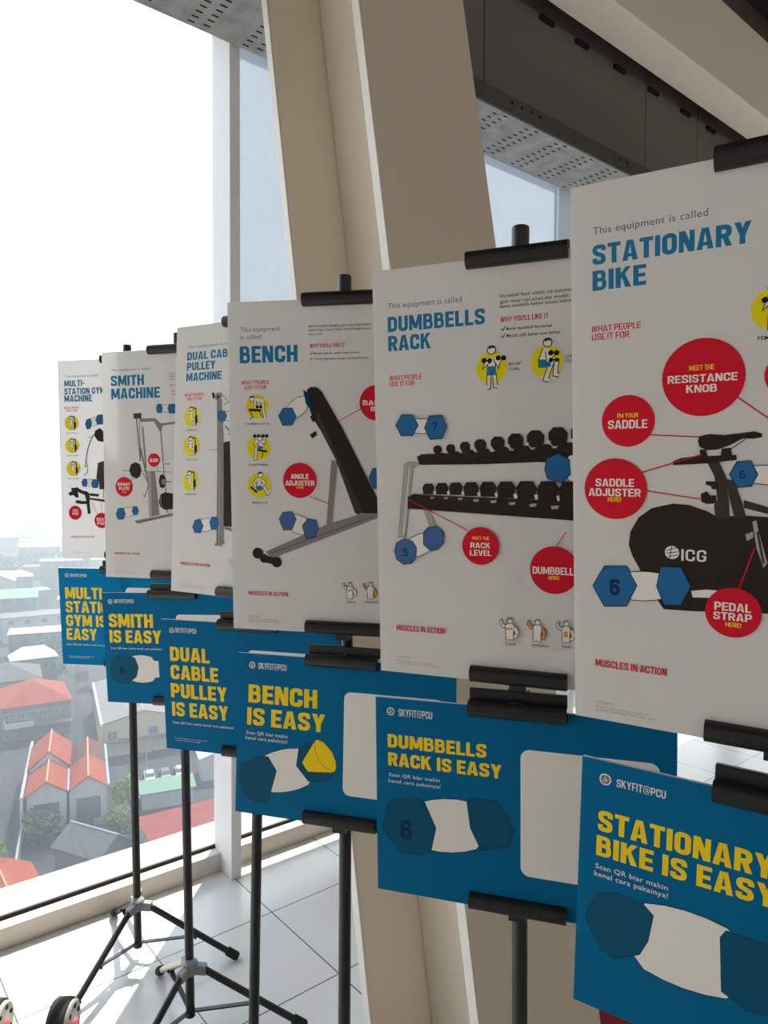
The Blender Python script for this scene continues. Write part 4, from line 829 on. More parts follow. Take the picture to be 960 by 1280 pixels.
  ('l','equipment_picture','ash2',3,[[-34.7,43.3],[-21.6,-124.9]]),
  ('p','equipment_picture','ash2',[[-120.0,-146.3],[-12.8,-126.1],[32.3,-119.2],[32.1,-125.6],[-13.0,-133.1],[-110.2,-153.5]],0),
  ('l','equipment_picture','coal2',1,[[-115.6,-150.7],[-12.9,-130.5]]),
  ('l','equipment_picture','coal2',0.9,[[-154.4,-14.3],[-83.0,-15.8],[-6.6,-19.4]]),
  ('p','equipment_picture','coal',[[-133.2,-14.2],[-127.5,1.5],[-113.9,7.4],[-100.5,2.5],[-96.3,-14.4],[-101.1,-30.1],[-111.7,-35.8],[-126.6,-28.7]],0),
  ('p','equipment_picture','coal',[[-45.6,-43.3],[-41.8,-27.7],[-33.5,-23.9],[-24.4,-34.3],[-24.1,-52.4],[-33.6,-61.4],[-42.4,-57.5]],0),
  ('c','equipment_picture','ash2',[-30.4,-44.1],7.8,0),
  ('p','equipment_picture','coal',[[-46.6,-96.5],[-41.3,-77.0],[-27.9,-71.0],[-4.6,-74.3],[-5.3,-114.4],[-28.8,-116.6],[-41.9,-109.4]],0),
  ('l','equipment_picture','ash',1.2,[[-38.4,-80.9],[-41.6,-96.4],[-37.5,-110.7]]),
  ('l','equipment_picture','coal2',2,[[-26.6,1.9],[-12.0,1.8]]),
  ('l','equipment_picture','coal2',2,[[-24.5,-44.1],[-8.5,-44.1]]),
  ('l','callout:0:leader_line','red',1.3,[[-50.8,-5.1],[-44.6,-16.6]]),
  ('c','callout:0','red',[-58.7,12.5],17.6,0),
  ('t','callout:0:callout_text','BAR','b','cream',-70.7,7.0,24.2,9.3),
  ('l','callout:1:leader_line','red',1.3,[[-129.9,-41.8],[-114.6,-31.3]]),
  ('c','callout:1','red',[-148.9,-56.7],25.8,0),
  ('t','callout:1:callout_text','WEIGHT','b','cream',-168.9,-54.3,39.4,8.1),
  ('t','callout:1:callout_text','PLATE','b','cream',-165.2,-65.4,31.8,8.2),
  ('t','callout:1:callout_text','HERE!','b','gold',-155.7,-72.8,13.1,3.7),
  ('g','dumbbell_picture:0','cream',[-160.5,-128.0],[-116.4,-120.0],11.1),
  ('p','dumbbell_picture:0','blue2',[[-126.4,-119.3],[-121.3,-109.0],[-111.7,-109.4],[-107.4,-119.1],[-111.5,-129.6],[-121.8,-130.5]],0.9),
  ('p','dumbbell_picture:0','blue2',[[-174.8,-128.2],[-168.7,-114.6],[-152.6,-113.4],[-146.5,-127.9],[-152.9,-142.5],[-169.3,-142.7]],0.9),
  ('t','muscle_heading','MUSCLES IN ACTION','b','red',-181.2,-235.7,76.9,5.4),
  ('t','fine_print','SKYFIT@PCU','r','grey',-182.1,-277.6,14.7,1.9),
  ('t','fine_print','Panduan alat olahraga mahasiswa','r','grey',-182.2,-282.4,51.9,1.9),
  ('t','fine_print','gunakan alat dengan benar dan aman','r','grey',-182.3,-285.1,64.0,1.9),
  ('g','dumbbell_picture:1','cream',[-38.6,144.9],[-3.7,143.9],9.3),
  ('p','dumbbell_picture:1','blue2',[[-49.5,145.3],[-44.9,156.2],[-34.9,155.9],[-30.5,144.7],[-35.3,133.8],[-45.3,134.1]],0.9),
  ('p','dumbbell_picture:1','blue2',[[-15.3,144.3],[-10.8,154.6],[5.1,154.6],[11.3,143.5],[4.7,131.7],[-11.2,132.6]],0.9),
 ]),
 'multiP': ([0.7398, 2.1248, 1.4958], [0.67007, -0.74213, 0.01591], [-0.01563, 0.00733, 0.99985], [
  ('t','intro_line','This equipment is called','r','slate',-186.5,246.4,106.7,6.5),
  ('t','headline','MULTI-','b','blue',-189.7,218.7,65.7,18.5),
  ('t','headline','STATION GYM','b','blue',-190.4,194.9,131.6,19.1),
  ('t','headline','MACHINE','b','blue',-190.4,172.8,89.9,20.3),
  ('t','use_heading','WHAT PEOPLE','b','red',-191.7,152.5,48.5,6.0),
  ('t','use_heading','USE IT FOR','b','red',-185.5,144.3,35.5,5.9),
  ('c','exercise_icon:0','yellow',[-169.2,110.0],22.7,0),
  ('l','exercise_icon:0','black',2.87,[[-160.3,89.5],[-159.1,127.7],[-172.9,129.3]]),
  ('l','exercise_icon:0','black',7.17,[[-159.0,95.4],[-158.5,112.2]]),
  ('l','exercise_icon:0','black',5.98,[[-171.5,105.3],[-164.1,103.9],[-165.6,89.6]]),
  ('l','exercise_icon:0','cream',3.82,[[-171.5,105.3],[-164.1,103.9],[-165.6,89.6]]),
  ('l','exercise_icon:0','black',10.28,[[-171.1,119.7],[-171.5,105.3]]),
  ('l','exercise_icon:0','cream',8.13,[[-171.1,119.7],[-171.5,105.3]]),
  ('l','exercise_icon:0','black',5.98,[[-171.1,118.5],[-179.7,117.5]]),
  ('l','exercise_icon:0','cream',3.82,[[-171.1,118.5],[-179.7,117.5]]),
  ('l','exercise_icon:0','black',5.98,[[-169.0,118.4],[-162.5,121.8]]),
  ('l','exercise_icon:0','cream',3.82,[[-169.0,118.4],[-162.5,121.8]]),
  ('c','exercise_icon:0','black',[-170.4,126.3],5.6,0),
  ('c','exercise_icon:0','cream',[-170.4,126.3],4.6,0),
  ('p','exercise_icon:0','black',[[-174.5,126.9],[-173.2,130.5],[-167.9,130.8],[-166.3,128.1],[-169.9,128.8]],0),
  ('t','exercise_icon:0:icon_caption','LAT PULL','r2','black',-188.5,78.2,37.8,3.6),
  ('c','exercise_icon:1','yellow',[-168.7,42.4],22.7,0),
  ('l','exercise_icon:1','black',2.87,[[-159.7,21.8],[-158.5,60.1],[-172.4,61.6]]),
  ('l','exercise_icon:1','black',7.17,[[-158.5,27.8],[-158.0,44.6]]),
  ('l','exercise_icon:1','black',5.97,[[-171.0,37.6],[-163.5,36.3],[-165.1,21.9]]),
  ('l','exercise_icon:1','cream',3.82,[[-171.0,37.6],[-163.5,36.3],[-165.1,21.9]]),
  ('l','exercise_icon:1','black',10.28,[[-170.5,52.0],[-171.0,37.6]]),
  ('l','exercise_icon:1','cream',8.13,[[-170.5,52.0],[-171.0,37.6]]),
  ('l','exercise_icon:1','black',5.97,[[-170.6,50.8],[-179.2,49.8]]),
  ('l','exercise_icon:1','cream',3.82,[[-170.6,50.8],[-179.2,49.8]]),
  ('l','exercise_icon:1','black',5.97,[[-168.4,50.8],[-161.9,54.2]]),
  ('l','exercise_icon:1','cream',3.82,[[-168.4,50.8],[-161.9,54.2]]),
  ('c','exercise_icon:1','black',[-169.9,58.7],5.6,0),
  ('c','exercise_icon:1','cream',[-169.9,58.7],4.6,0),
  ('p','exercise_icon:1','black',[[-174.0,59.3],[-172.6,62.9],[-167.3,63.2],[-165.8,60.5],[-169.4,61.2]],0),
  ('t','exercise_icon:1:icon_caption','CHEST PRESS','r2','black',-188.0,10.4,37.9,3.6),
  ('c','exercise_icon:2','yellow',[-166.9,-26.0],22.8,0),
  ('l','exercise_icon:2','black',2.88,[[-157.9,-46.6],[-156.7,-8.2],[-170.6,-6.8]]),
  ('l','exercise_icon:2','black',7.2,[[-156.6,-40.6],[-156.1,-23.8]]),
  ('l','exercise_icon:2','black',6.0,[[-169.2,-30.8],[-161.7,-32.1],[-163.2,-46.5]]),
  ('l','exercise_icon:2','cream',3.84,[[-169.2,-30.8],[-161.7,-32.1],[-163.2,-46.5]]),
  ('l','exercise_icon:2','black',10.32,[[-168.7,-16.4],[-169.2,-30.8]]),
  ('l','exercise_icon:2','cream',8.16,[[-168.7,-16.4],[-169.2,-30.8]]),
  ('l','exercise_icon:2','black',6.0,[[-168.8,-17.6],[-177.4,-18.7]]),
  ('l','exercise_icon:2','cream',3.84,[[-168.8,-17.6],[-177.4,-18.7]]),
  ('l','exercise_icon:2','black',6.0,[[-166.6,-17.6],[-160.1,-14.1]]),
  ('l','exercise_icon:2','cream',3.84,[[-166.6,-17.6],[-160.1,-14.1]]),
  ('c','exercise_icon:2','black',[-168.1,-9.7],5.6,0),
  ('c','exercise_icon:2','cream',[-168.1,-9.7],4.6,0),
  ('p','exercise_icon:2','black',[[-172.1,-9.1],[-170.8,-5.5],[-165.5,-5.2],[-164.0,-7.8],[-167.6,-7.2]],0),
  ('t','exercise_icon:2:icon_caption','LEG CURL','r2','black',-186.2,-58.2,37.9,3.6),
  ('l','equipment_picture','coal2',3,[[-97.0,75.5],[-109.6,54.9],[-118.4,31.2]]),
  ('p','equipment_picture','coal',[[-94.2,84.3],[-77.8,92.9],[-65.3,80.7],[-66.2,51.0],[-85.4,54.4],[-96.2,69.5]],0),
  ('l','equipment_picture','coal2',1.5,[[-119.0,64.0],[-104.3,68.2]]),
  ('l','equipment_picture','coal2',3,[[-117.6,34.2],[-122.0,16.3],[-126.1,-10.5]]),
  ('l','equipment_picture','coal2',2,[[-126.0,-7.5],[-129.6,-20.9],[-120.6,-21.1],[-125.3,-7.5]]),
  ('l','equipment_picture','coal2',2.2,[[-120.1,-25.6],[-121.7,-39.0],[-133.7,-47.8]]),
  ('p','equipment_picture','brown',[[-87.3,-11.2],[-69.4,-5.5],[-42.3,-11.9],[-44.0,-70.0],[-82.6,-71.0],[-93.4,-55.9]],0),
  ('p','equipment_picture','brown',[[-84.2,-69.5],[-43.9,-68.5],[-44.6,-91.7],[-84.7,-89.5]],0),
  ('p','equipment_picture','coal',[[-185.8,-99.8],[-174.2,-93.9],[-176.5,-83.4],[-165.8,-85.0],[-157.5,-82.7],[-139.9,-92.8],[-123.8,-96.0],[-117.5,-102.0],[-116.2,-115.6],[-117.4,-133.6],[-114.4,-162.1],[-124.2,-163.6],[-127.2,-133.5],[-146.0,-133.3],[-163.8,-129.6],[-160.3,-121.2],[-142.5,-124.3],[-127.9,-124.5],[-132.2,-106.4],[-154.7,-97.1],[-151.9,-112.2],[-158.5,-115.2],[-171.3,-106.0],[-181.2,-108.9]],0),
  ('p','equipment_picture','coal',[[-116.5,-101.1],[-86.8,-103.9],[-87.0,-111.3],[-116.0,-109.0]],0),
  ('p','equipment_picture','coal2',[[-116.2,-115.0],[-71.1,-120.5],[-26.4,-128.3],[-26.5,-134.3],[-71.3,-127.9],[-116.4,-120.1]],0),
  ('l','equipment_picture','coal2',2,[[-70.6,-68.2],[-72.0,-116.0]]),
  ('c','callout:0','red',[-164.8,-159.4],21.1,0),
  ('t','callout:0:callout_text','LEG','b','cream',-172.8,-156.0,16.3,7.8),
  ('t','callout:0:callout_text','PAD','b','cream',-173.8,-166.3,18.6,7.9),
  ('l','callout:1:leader_line','red',1.3,[[-110.1,-127.6],[-94.9,-160.7]]),
  ('l','callout:1:leader_line','red',1.3,[[-79.4,-129.4],[-78.7,-160.8]]),
  ('c','callout:1','red',[-80.3,-183.3],22.8,0),
  ('t','callout:1:callout_text','SEAT','b','cream',-96.6,-184.8,31.7,9.7),
  ('t','callout:1:callout_text','PAD','b','cream',-93.7,-196.2,26.9,9.0),
  ('g','dumbbell_picture:0','cream',[-131.1,-69.5],[-97.1,-70.8],10.2),
  ('p','dumbbell_picture:0','blue2',[[-140.8,-68.8],[-136.6,-58.9],[-125.9,-58.4],[-122.6,-69.0],[-126.6,-80.9],[-137.3,-79.9]],0.9),
  ('p','dumbbell_picture:0','blue2',[[-109.8,-72.1],[-104.9,-60.5],[-90.3,-60.4],[-85.2,-71.0],[-90.4,-84.7],[-105.6,-84.5]],0.9),
  ('t','muscle_heading','MUSCLES IN ACTION','b','red',-179.2,-234.6,74.1,5.4),
  ('t','fine_print','SKYFIT@PCU','r','grey',-176.6,-278.8,19.7,2.1),
  ('t','fine_print','Panduan alat olahraga mahasiswa','r','grey',-176.7,-281.3,58.8,2.2),
  ('g','dumbbell_picture:1','cream',[-116.1,107.2],[-77.1,118.1],11.9),
  ('p','dumbbell_picture:1','blue2',[[-90.7,117.0],[-84.8,130.2],[-70.3,132.8],[-62.6,120.7],[-67.9,104.5],[-84.0,103.4]],0.9),
  ('p','dumbbell_picture:1','blue2',[[-123.9,105.9],[-119.7,117.7],[-107.6,121.9],[-103.2,106.9],[-108.5,92.1],[-119.8,90.9]],0.9),
 ]),
 'statS': ([0.7689, 0.2961, 0.9432], [0.3091, -0.95068, -0.02588], [0.00052, -0.02704, 0.99963], [
  ('c','emblem','cream',[-182.5,127.1],6.7,0),
  ('c','emblem','slate',[-182.5,127.1],5.2,0),
  ('c','emblem','pinkish',[-182.5,127.1],2.8,0),
  ('l','emblem','cream',0.6,[[-182.7,131.8],[-182.4,122.5]]),
  ('l','emblem','cream',0.6,[[-186.4,124.8],[-178.6,126.8]]),
  ('t','club_name','SKYFIT@PCU','n','cream',-169.6,122.0,53.5,9.1),
  ('t','headline','STATIONARY','b','gold',-189.0,65.2,180.8,24.8),
  ('t','headline','BIKE IS EASY','b','gold',-189.7,35.6,185.0,23.9),
  ('t','instruction','Scan QR biar makin','r','cream',-189.9,19.8,80.3,5.7),
  ('t','instruction','kenal cara pakainya!','r','cream',-190.8,10.7,81.5,5.8),
  ('g','dumbbell_picture:0','cream',[-160.3,-42.0],[-19.0,-38.5],42.4),
  ('p','dumbbell_picture:0','teal',[[-54.6,-13.1],[-49.6,-4.2],[-10.3,-4.3],[11.4,-8.6],[20.4,-36.0],[6.7,-76.9],[-27.4,-81.5],[-51.0,-71.2]],0.9),
  ('p','dumbbell_picture:0','teal',[[-198.8,-44.4],[-196.2,-31.4],[-183.4,-9.2],[-166.8,-2.6],[-136.3,-4.0],[-124.0,-14.3],[-128.6,-45.4],[-137.0,-64.1],[-163.8,-80.0],[-179.1,-75.5]],0.9),
  ('q','code_panel',5.0,0),
 ]),
 'dumbS': ([0.7764, 0.65, 0.9519], [0.5423, -0.84015, 0.00804], [-0.02795, -0.00848, 0.99957], [
  ('c','emblem','cream',[-186.6,128.1],6.0,0),
  ('c','emblem','slate',[-186.6,128.1],4.7,0),
  ('c','emblem','pinkish',[-186.6,128.1],2.5,0),
  ('l','emblem','cream',0.6,[[-186.5,132.3],[-186.6,123.8]]),
  ('l','emblem','cream',0.6,[[-190.3,126.5],[-182.9,127.2]]),
  ('t','club_name','SKYFIT@PCU','n','cream',-174.3,122.2,51.4,10.9),
  ('t','headline','DUMBBELLS','b','gold',-191.6,73.5,148.4,20.0),
  ('t','headline','RACK IS EASY','b','gold',-191.2,45.7,169.6,20.0),
  ('t','instruction','Scan QR biar makin','r','cream',-190.3,29.3,78.2,5.1),
  ('t','instruction','kenal cara pakainya!','r','cream',-191.2,19.9,79.8,5.1),
  ('q','code_panel',5.0,0),
  ('g','dumbbell_picture:0','cream',[-161.9,-44.2],[-39.5,-24.8],38.7),
  ('p','dumbbell_picture:0','teal',[[-71.6,4.5],[-63.1,12.6],[-29.3,11.3],[-16.0,-5.0],[-4.5,-27.9],[-11.1,-51.5],[-51.5,-63.4],[-66.7,-33.0]],0.9),
  ('p','dumbbell_picture:0','teal',[[-201.6,-52.9],[-194.6,-23.0],[-188.2,-7.7],[-179.7,-4.0],[-145.3,1.3],[-135.3,-4.8],[-118.9,-40.7],[-127.0,-78.2],[-144.3,-84.8],[-173.3,-86.6]],0.9),
  ('t','dumbbell_picture:0','6','b','navy',-173.1,-64.9,18.5,29.5),
 ]),
 'benchS': ([0.7398, 1.0268, 0.9526], [0.54709, -0.83703, 0.00861], [0.04683, 0.04088, 0.99807], [
  ('c','emblem','cream',[-180.4,126.9],6.3,0),
  ('c','emblem','slate',[-180.4,126.9],4.9,0),
  ('c','emblem','pinkish',[-180.4,126.9],2.6,0),
  ('l','emblem','cream',0.6,[[-180.5,131.3],[-180.3,122.5]]),
  ('l','emblem','cream',0.6,[[-184.6,125.3],[-176.1,125.9]]),
  ('t','club_name','SKYFIT@PCU','n','cream',-167.5,120.9,57.6,11.3),
  ('t','headline','BENCH','b','gold',-186.9,57.3,139.7,33.4),
  ('t','headline','IS EASY','b','gold',-188.8,15.3,157.6,32.3),
  ('t','instruction','Scan QR biar makin','r','cream',-190.2,-2.2,84.9,6.3),
  ('t','instruction','kenal cara pakainya!','r','cream',-191.4,-11.7,86.3,6.2),
  ('q','code_panel',5.0,0),
  ('g','dumbbell_picture:0','cream',[-167.9,-79.6],[-47.6,-42.7],36.7),
  ('p','dumbbell_picture:0','teal',[[-81.6,-17.4],[-63.3,-6.4],[-30.1,-7.5],[-10.0,-29.5],[-11.2,-53.7],[-28.9,-72.4],[-62.0,-74.8],[-86.0,-50.1]],0.9),
  ('p','dumbbell_picture:0','teal',[[-201.4,-85.1],[-198.4,-59.0],[-161.8,-40.6],[-143.7,-40.5],[-126.6,-64.0],[-142.6,-123.4],[-163.4,-124.2],[-188.2,-119.6]],0.9),
  ('p','megaphone_picture','gold',[[-75.0,-43.4],[-69.5,-33.0],[-51.7,-3.6],[-46.1,1.8],[-33.5,-1.8],[-16.8,-18.2],[-9.3,-33.9],[-8.4,-46.8],[-12.8,-53.9],[-42.4,-56.7],[-64.0,-58.0]],0.9),
  ('l','megaphone_picture','navy',0.9,[[-51.7,-3.6],[-47.9,-24.5],[-34.3,-44.3],[-12.8,-53.3]]),
  ('l','megaphone_picture','navy',0.8,[[-75.0,-43.4],[-68.4,-52.7],[-63.3,-57.6]]),
 ]),
 'dualS': ([0.7381, 1.3589, 0.9714], [0.58982, -0.80753, -0.00261], [-0.05886, -0.04621, 0.9972], [
  ('c','emblem','cream',[-184.2,124.6],5.9,0),
  ('c','emblem','slate',[-184.2,124.6],4.6,0),
  ('c','emblem','pinkish',[-184.2,124.6],2.5,0),
  ('l','emblem','cream',0.6,[[-184.0,128.7],[-184.4,120.4]]),
  ('l','emblem','cream',0.6,[[-188.2,123.2],[-180.4,123.6]]),
  ('t','club_name','SKYFIT@PCU','n','cream',-175.8,120.3,51.7,10.7),
  ('t','headline','DUAL','b','gold',-190.7,55.5,96.5,32.0),
  ('t','headline','CABLE','b','gold',-191.1,14.0,116.3,32.2),
  ('t','headline','PULLEY','b','gold',-192.3,-28.3,136.8,32.3),
  ('t','headline','IS EASY','b','gold',-191.5,-71.1,137.4,32.6),
  ('t','instruction','Scan QR biar makin kenal cara pakainya!','r','cream',-191.4,-88.5,149.1,5.3),
  ('t','fine_print','Untuk penggunaan alat dengan aman','r','cream',-188.4,-123.4,80.7,2.0),
  ('t','fine_print','tanyakan instruktur yang jaga','r','cream',-187.1,-128.3,63.1,2.1),
  ('q','code_panel',-4.0,0),
 ]),
 'smithS': ([0.7445, 1.7723, 0.9882], [0.60769, -0.79351, 0.03252], [-0.04828, 0.00396, 0.99883], [
  ('c','emblem','cream',[-185.6,124.6],6.6,0),
  ('c','emblem','slate',[-185.6,124.6],5.2,0),
  ('c','emblem','pinkish',[-185.6,124.6],2.8,0),
  ('l','emblem','cream',0.6,[[-185.3,129.2],[-185.9,119.9]]),
  ('l','emblem','cream',0.6,[[-190.1,123.2],[-181.2,123.3]]),
  ('t','club_name','SKYFIT@PCU','n','cream',-174.0,120.4,59.0,10.3),
  ('t','headline','SMITH','b','gold',-192.9,55.6,131.4,35.9),
  ('t','headline','IS EASY','b','gold',-192.9,13.8,153.3,34.2),
  ('t','instruction','Scan QR biar makin kenal cara pakainya!','r','cream',-191.3,-3.2,153.9,5.2),
  ('q','code_panel',5.0,0),
  ('g','dumbbell_picture:0','cream',[-153.3,-56.2],[-51.4,-54.5],36.0),
  ('p','dumbbell_picture:0','teal',[[-197.5,-56.0],[-187.4,-31.2],[-169.6,-20.1],[-145.8,-17.9],[-121.1,-26.4],[-111.6,-50.4],[-119.3,-76.4],[-140.5,-92.4],[-167.7,-95.5],[-190.9,-85.0]],0.9),
  ('t','dumbbell_picture:0','6','b','navy',-167.9,-71.9,14.7,21.4),
 ]),
 'multiS': ([0.7378, 2.1314, 1.0197], [0.66884, -0.74339, 0.00557], [-0.04549, -0.03345, 0.9984], [
  ('c','emblem','cream',[-183.1,126.2],6.1,0),
  ('c','emblem','slate',[-183.1,126.2],4.8,0),
  ('c','emblem','pinkish',[-183.1,126.2],2.6,0),
  ('l','emblem','cream',0.6,[[-182.8,130.5],[-183.3,121.9]]),
  ('l','emblem','cream',0.6,[[-187.1,124.9],[-179.2,125.0]]),
  ('t','club_name','SKYFIT@PCU','n','cream',-171.8,121.5,53.4,9.2),
  ('t','headline','MULTI-','b','gold',-190.8,54.6,135.8,35.0),
  ('t','headline','STATION','b','gold',-191.4,12.0,166.7,35.2),
  ('t','headline','GYM IS','b','gold',-192.0,-30.4,132.3,35.3),
  ('t','headline','EASY','b','gold',-192.5,-72.3,99.6,35.5),
  ('t','instruction','Scan QR biar makin kenal cara pakainya!','r','cream',-192.7,-88.8,153.6,5.3),
  ('t','fine_print','Untuk penggunaan alat dengan aman','r','cream',-190.3,-123.9,85.9,2.2),
  ('t','fine_print','tanyakan instruktur yang jaga','r','cream',-188.9,-128.6,67.8,2.2),
  ('q','code_panel',5.0,0),
 ]),
}

LABELS = {
 'multi': ('white poster board headed MULTI-STATION GYM MACHINE, farthest left and smallest', 'blue sign MULTI-STATION GYM IS EASY, farthest left in the lower row'),
 'smith': ('white poster board headed SMITH MACHINE, second from the left', 'blue sign SMITH IS EASY, overlapping the leftmost blue sign'),
 'dual': ('white poster board headed DUAL CABLE PULLEY MACHINE, third from the left', 'blue sign DUAL CABLE PULLEY IS EASY with four lines of yellow letters'),
 'bench': ('white poster board headed BENCH with an inclined workout bench picture', 'blue sign BENCH IS EASY with a yellow megaphone drawing'),
 'dumb': ('white poster board headed DUMBBELLS RACK with two rows of black dumbbells', 'blue sign DUMBBELLS RACK IS EASY with a large pale code panel'),
 'stat': ('largest and nearest white poster board headed STATIONARY BIKE', 'nearest blue sign STATIONARY BIKE IS EASY at the bottom right corner')}
GROUP = {'P': 'equipment posters on the stands', 'S': 'blue signs under the posters'}
def basis(key):
    c, ex, up, _ = BOARDS[key]; ex, up = Vector(ex), Vector(up); nn = ex.cross(up)
    return Vector(c), ex, up, nn
def make_board(key):
    c, ex, up, nn = basis(key); post = key.endswith('P'); W, H = .42, (.594 if post else .297); name = key[:-1]
    root = bpy.data.objects.new('poster' if post else 'sign', None); COL.objects.link(root); root.empty_display_size = .05
    base = c - up * (H / 2)
    root.matrix_world = Matrix(((ex.x, up.x, nn.x, base.x), (ex.y, up.y, nn.y, base.y), (ex.z, up.z, nn.z, base.z), (0, 0, 0, 1)))
    tag(root, LABELS[name][0 if post else 1], 'poster' if post else 'sign', GROUP[key[-1]])
    bm = bmesh.new(); box(bm, -W / 2, W / 2, 0, H, -.005, 0)
    if not post:                                        # printed face set in from the white foam edge
        bm.faces.ensure_lookup_table(); r_ = bmesh.ops.inset_individual(bm, faces=[bm.faces[1]], thickness=.0016); bm.faces.ensure_lookup_table()
        max((f for f in bm.faces if f.normal.z > .5 or abs(f.calc_center_median().z) < 1e-6), key=lambda f: f.calc_area()).material_index = 1
    link('board', bm, [PAPER, ink('sign')], root)
    parts = {}
    def bucket(part):
        if part not in parts: parts[part] = (bmesh.new(), [])
        return parts[part]
    def slot(ms, col):
        if col not in ms: ms.append(col)
        return ms.index(col)
    mm = .001; oy = H / 2
    def pt(p): return (p[0] * mm, p[1] * mm + oy)
    for i, it in enumerate(BOARDS[key][3]):
        z = .00006 + .000016 * i; bm, ms = bucket(it[1])
        if it[0] == 't':
            _, part, s, st, col, x, y, wd, hg = it; mi = slot(ms, col); x, y = x * mm, y * mm + oy
            if st == 'b': block_text(bm, s, TT if hg > 12 else (.18 if hg > 7.5 else .15), x, y, wd * mm, hg * mm, z, mi)
            elif st == 'n': block_text(bm, s, .155, x, y, wd * mm, hg * mm, z, mi, gap=.12)
            else: light_text(bm, s, x, y, wd * mm, hg * mm, z, mi, .004 if st == 'r' else .007)
        elif it[0] == 'p':
            _, part, col, pts, out = it; P_ = [pt(p) for p in pts]
            if out:
                mi = slot(ms, 'black' if col not in ('teal',) else 'navy')
                for qd in stroke(P_, out * mm * 2, True): flat(bm, qd, z, mi)
                z += .000006
            flat(bm, P_, z, slot(ms, col))
        elif it[0] == 'l':
            _, part, col, w, pts = it; mi = slot(ms, col)
            for qd in stroke([pt(p) for p in pts], w * mm): flat(bm, qd, z, mi)
        elif it[0] == 'c':
            _, part, col, ctr, r, out = it; flat(bm, circ(pt(ctr), r * mm), z, slot(ms, col))
        elif it[0] == 'g':                              # pale handle of a drawn dumbbell
            _, part, col, a, c2, w = it; a, c2 = Vector(pt(a)), Vector(pt(c2)); d = (c2 - a).normalized(); nrm = Vector((-d.y, d.x)); w *= mm
            prof = [(0, .62), (.12, .62), (.2, .9), (.35, 1), (.5, 1.03), (.65, 1), (.8, .9), (.88, .62), (1, .62)]
            L_ = (c2 - a).length; up_ = [a + d * L_ * s + nrm * w * v for s, v in prof]; dn = [a + d * L_ * s - nrm * w * v for s, v in prof][::-1]
            ring = [tuple(v) for v in up_ + dn]; mi = slot(ms, 'black')
            for qd in stroke(ring, .0018, True): flat(bm, qd, z, mi)
            flat(bm, ring, z + .000006, slot(ms, col))
        elif it[0] == 'q':
            x = it[2] * mm; s = .184; r = .013; y = oy - s / 2
            P_ = []
            for cx, cy, a0 in ((x + s - r, y + s - r, 0), (x + r, y + s - r, 90), (x + r, y + r, 180), (x + s - r, y + r, 270)):
                P_ += [(cx + r * math.cos(R(a0 + 15 * j)), cy + r * math.sin(R(a0 + 15 * j))) for j in range(7)]
            flat(bm, P_, .00004, slot(ms, 'cream'))
    made = {}
    for part in sorted(parts, key=lambda s: s.count(':')):
        bm, ms = parts[part]; tok = part.split(':'); parent = root; nm = tok[0]
        if len(tok) == 3: nm = tok[2]; parent = made[(tok[0], tok[1])]
        o = link(nm, bm, [ink(m) for m in ms], parent)
        if len(tok) < 3: made[(tok[0], tok[1] if len(tok) > 1 else '')] = o
    return root

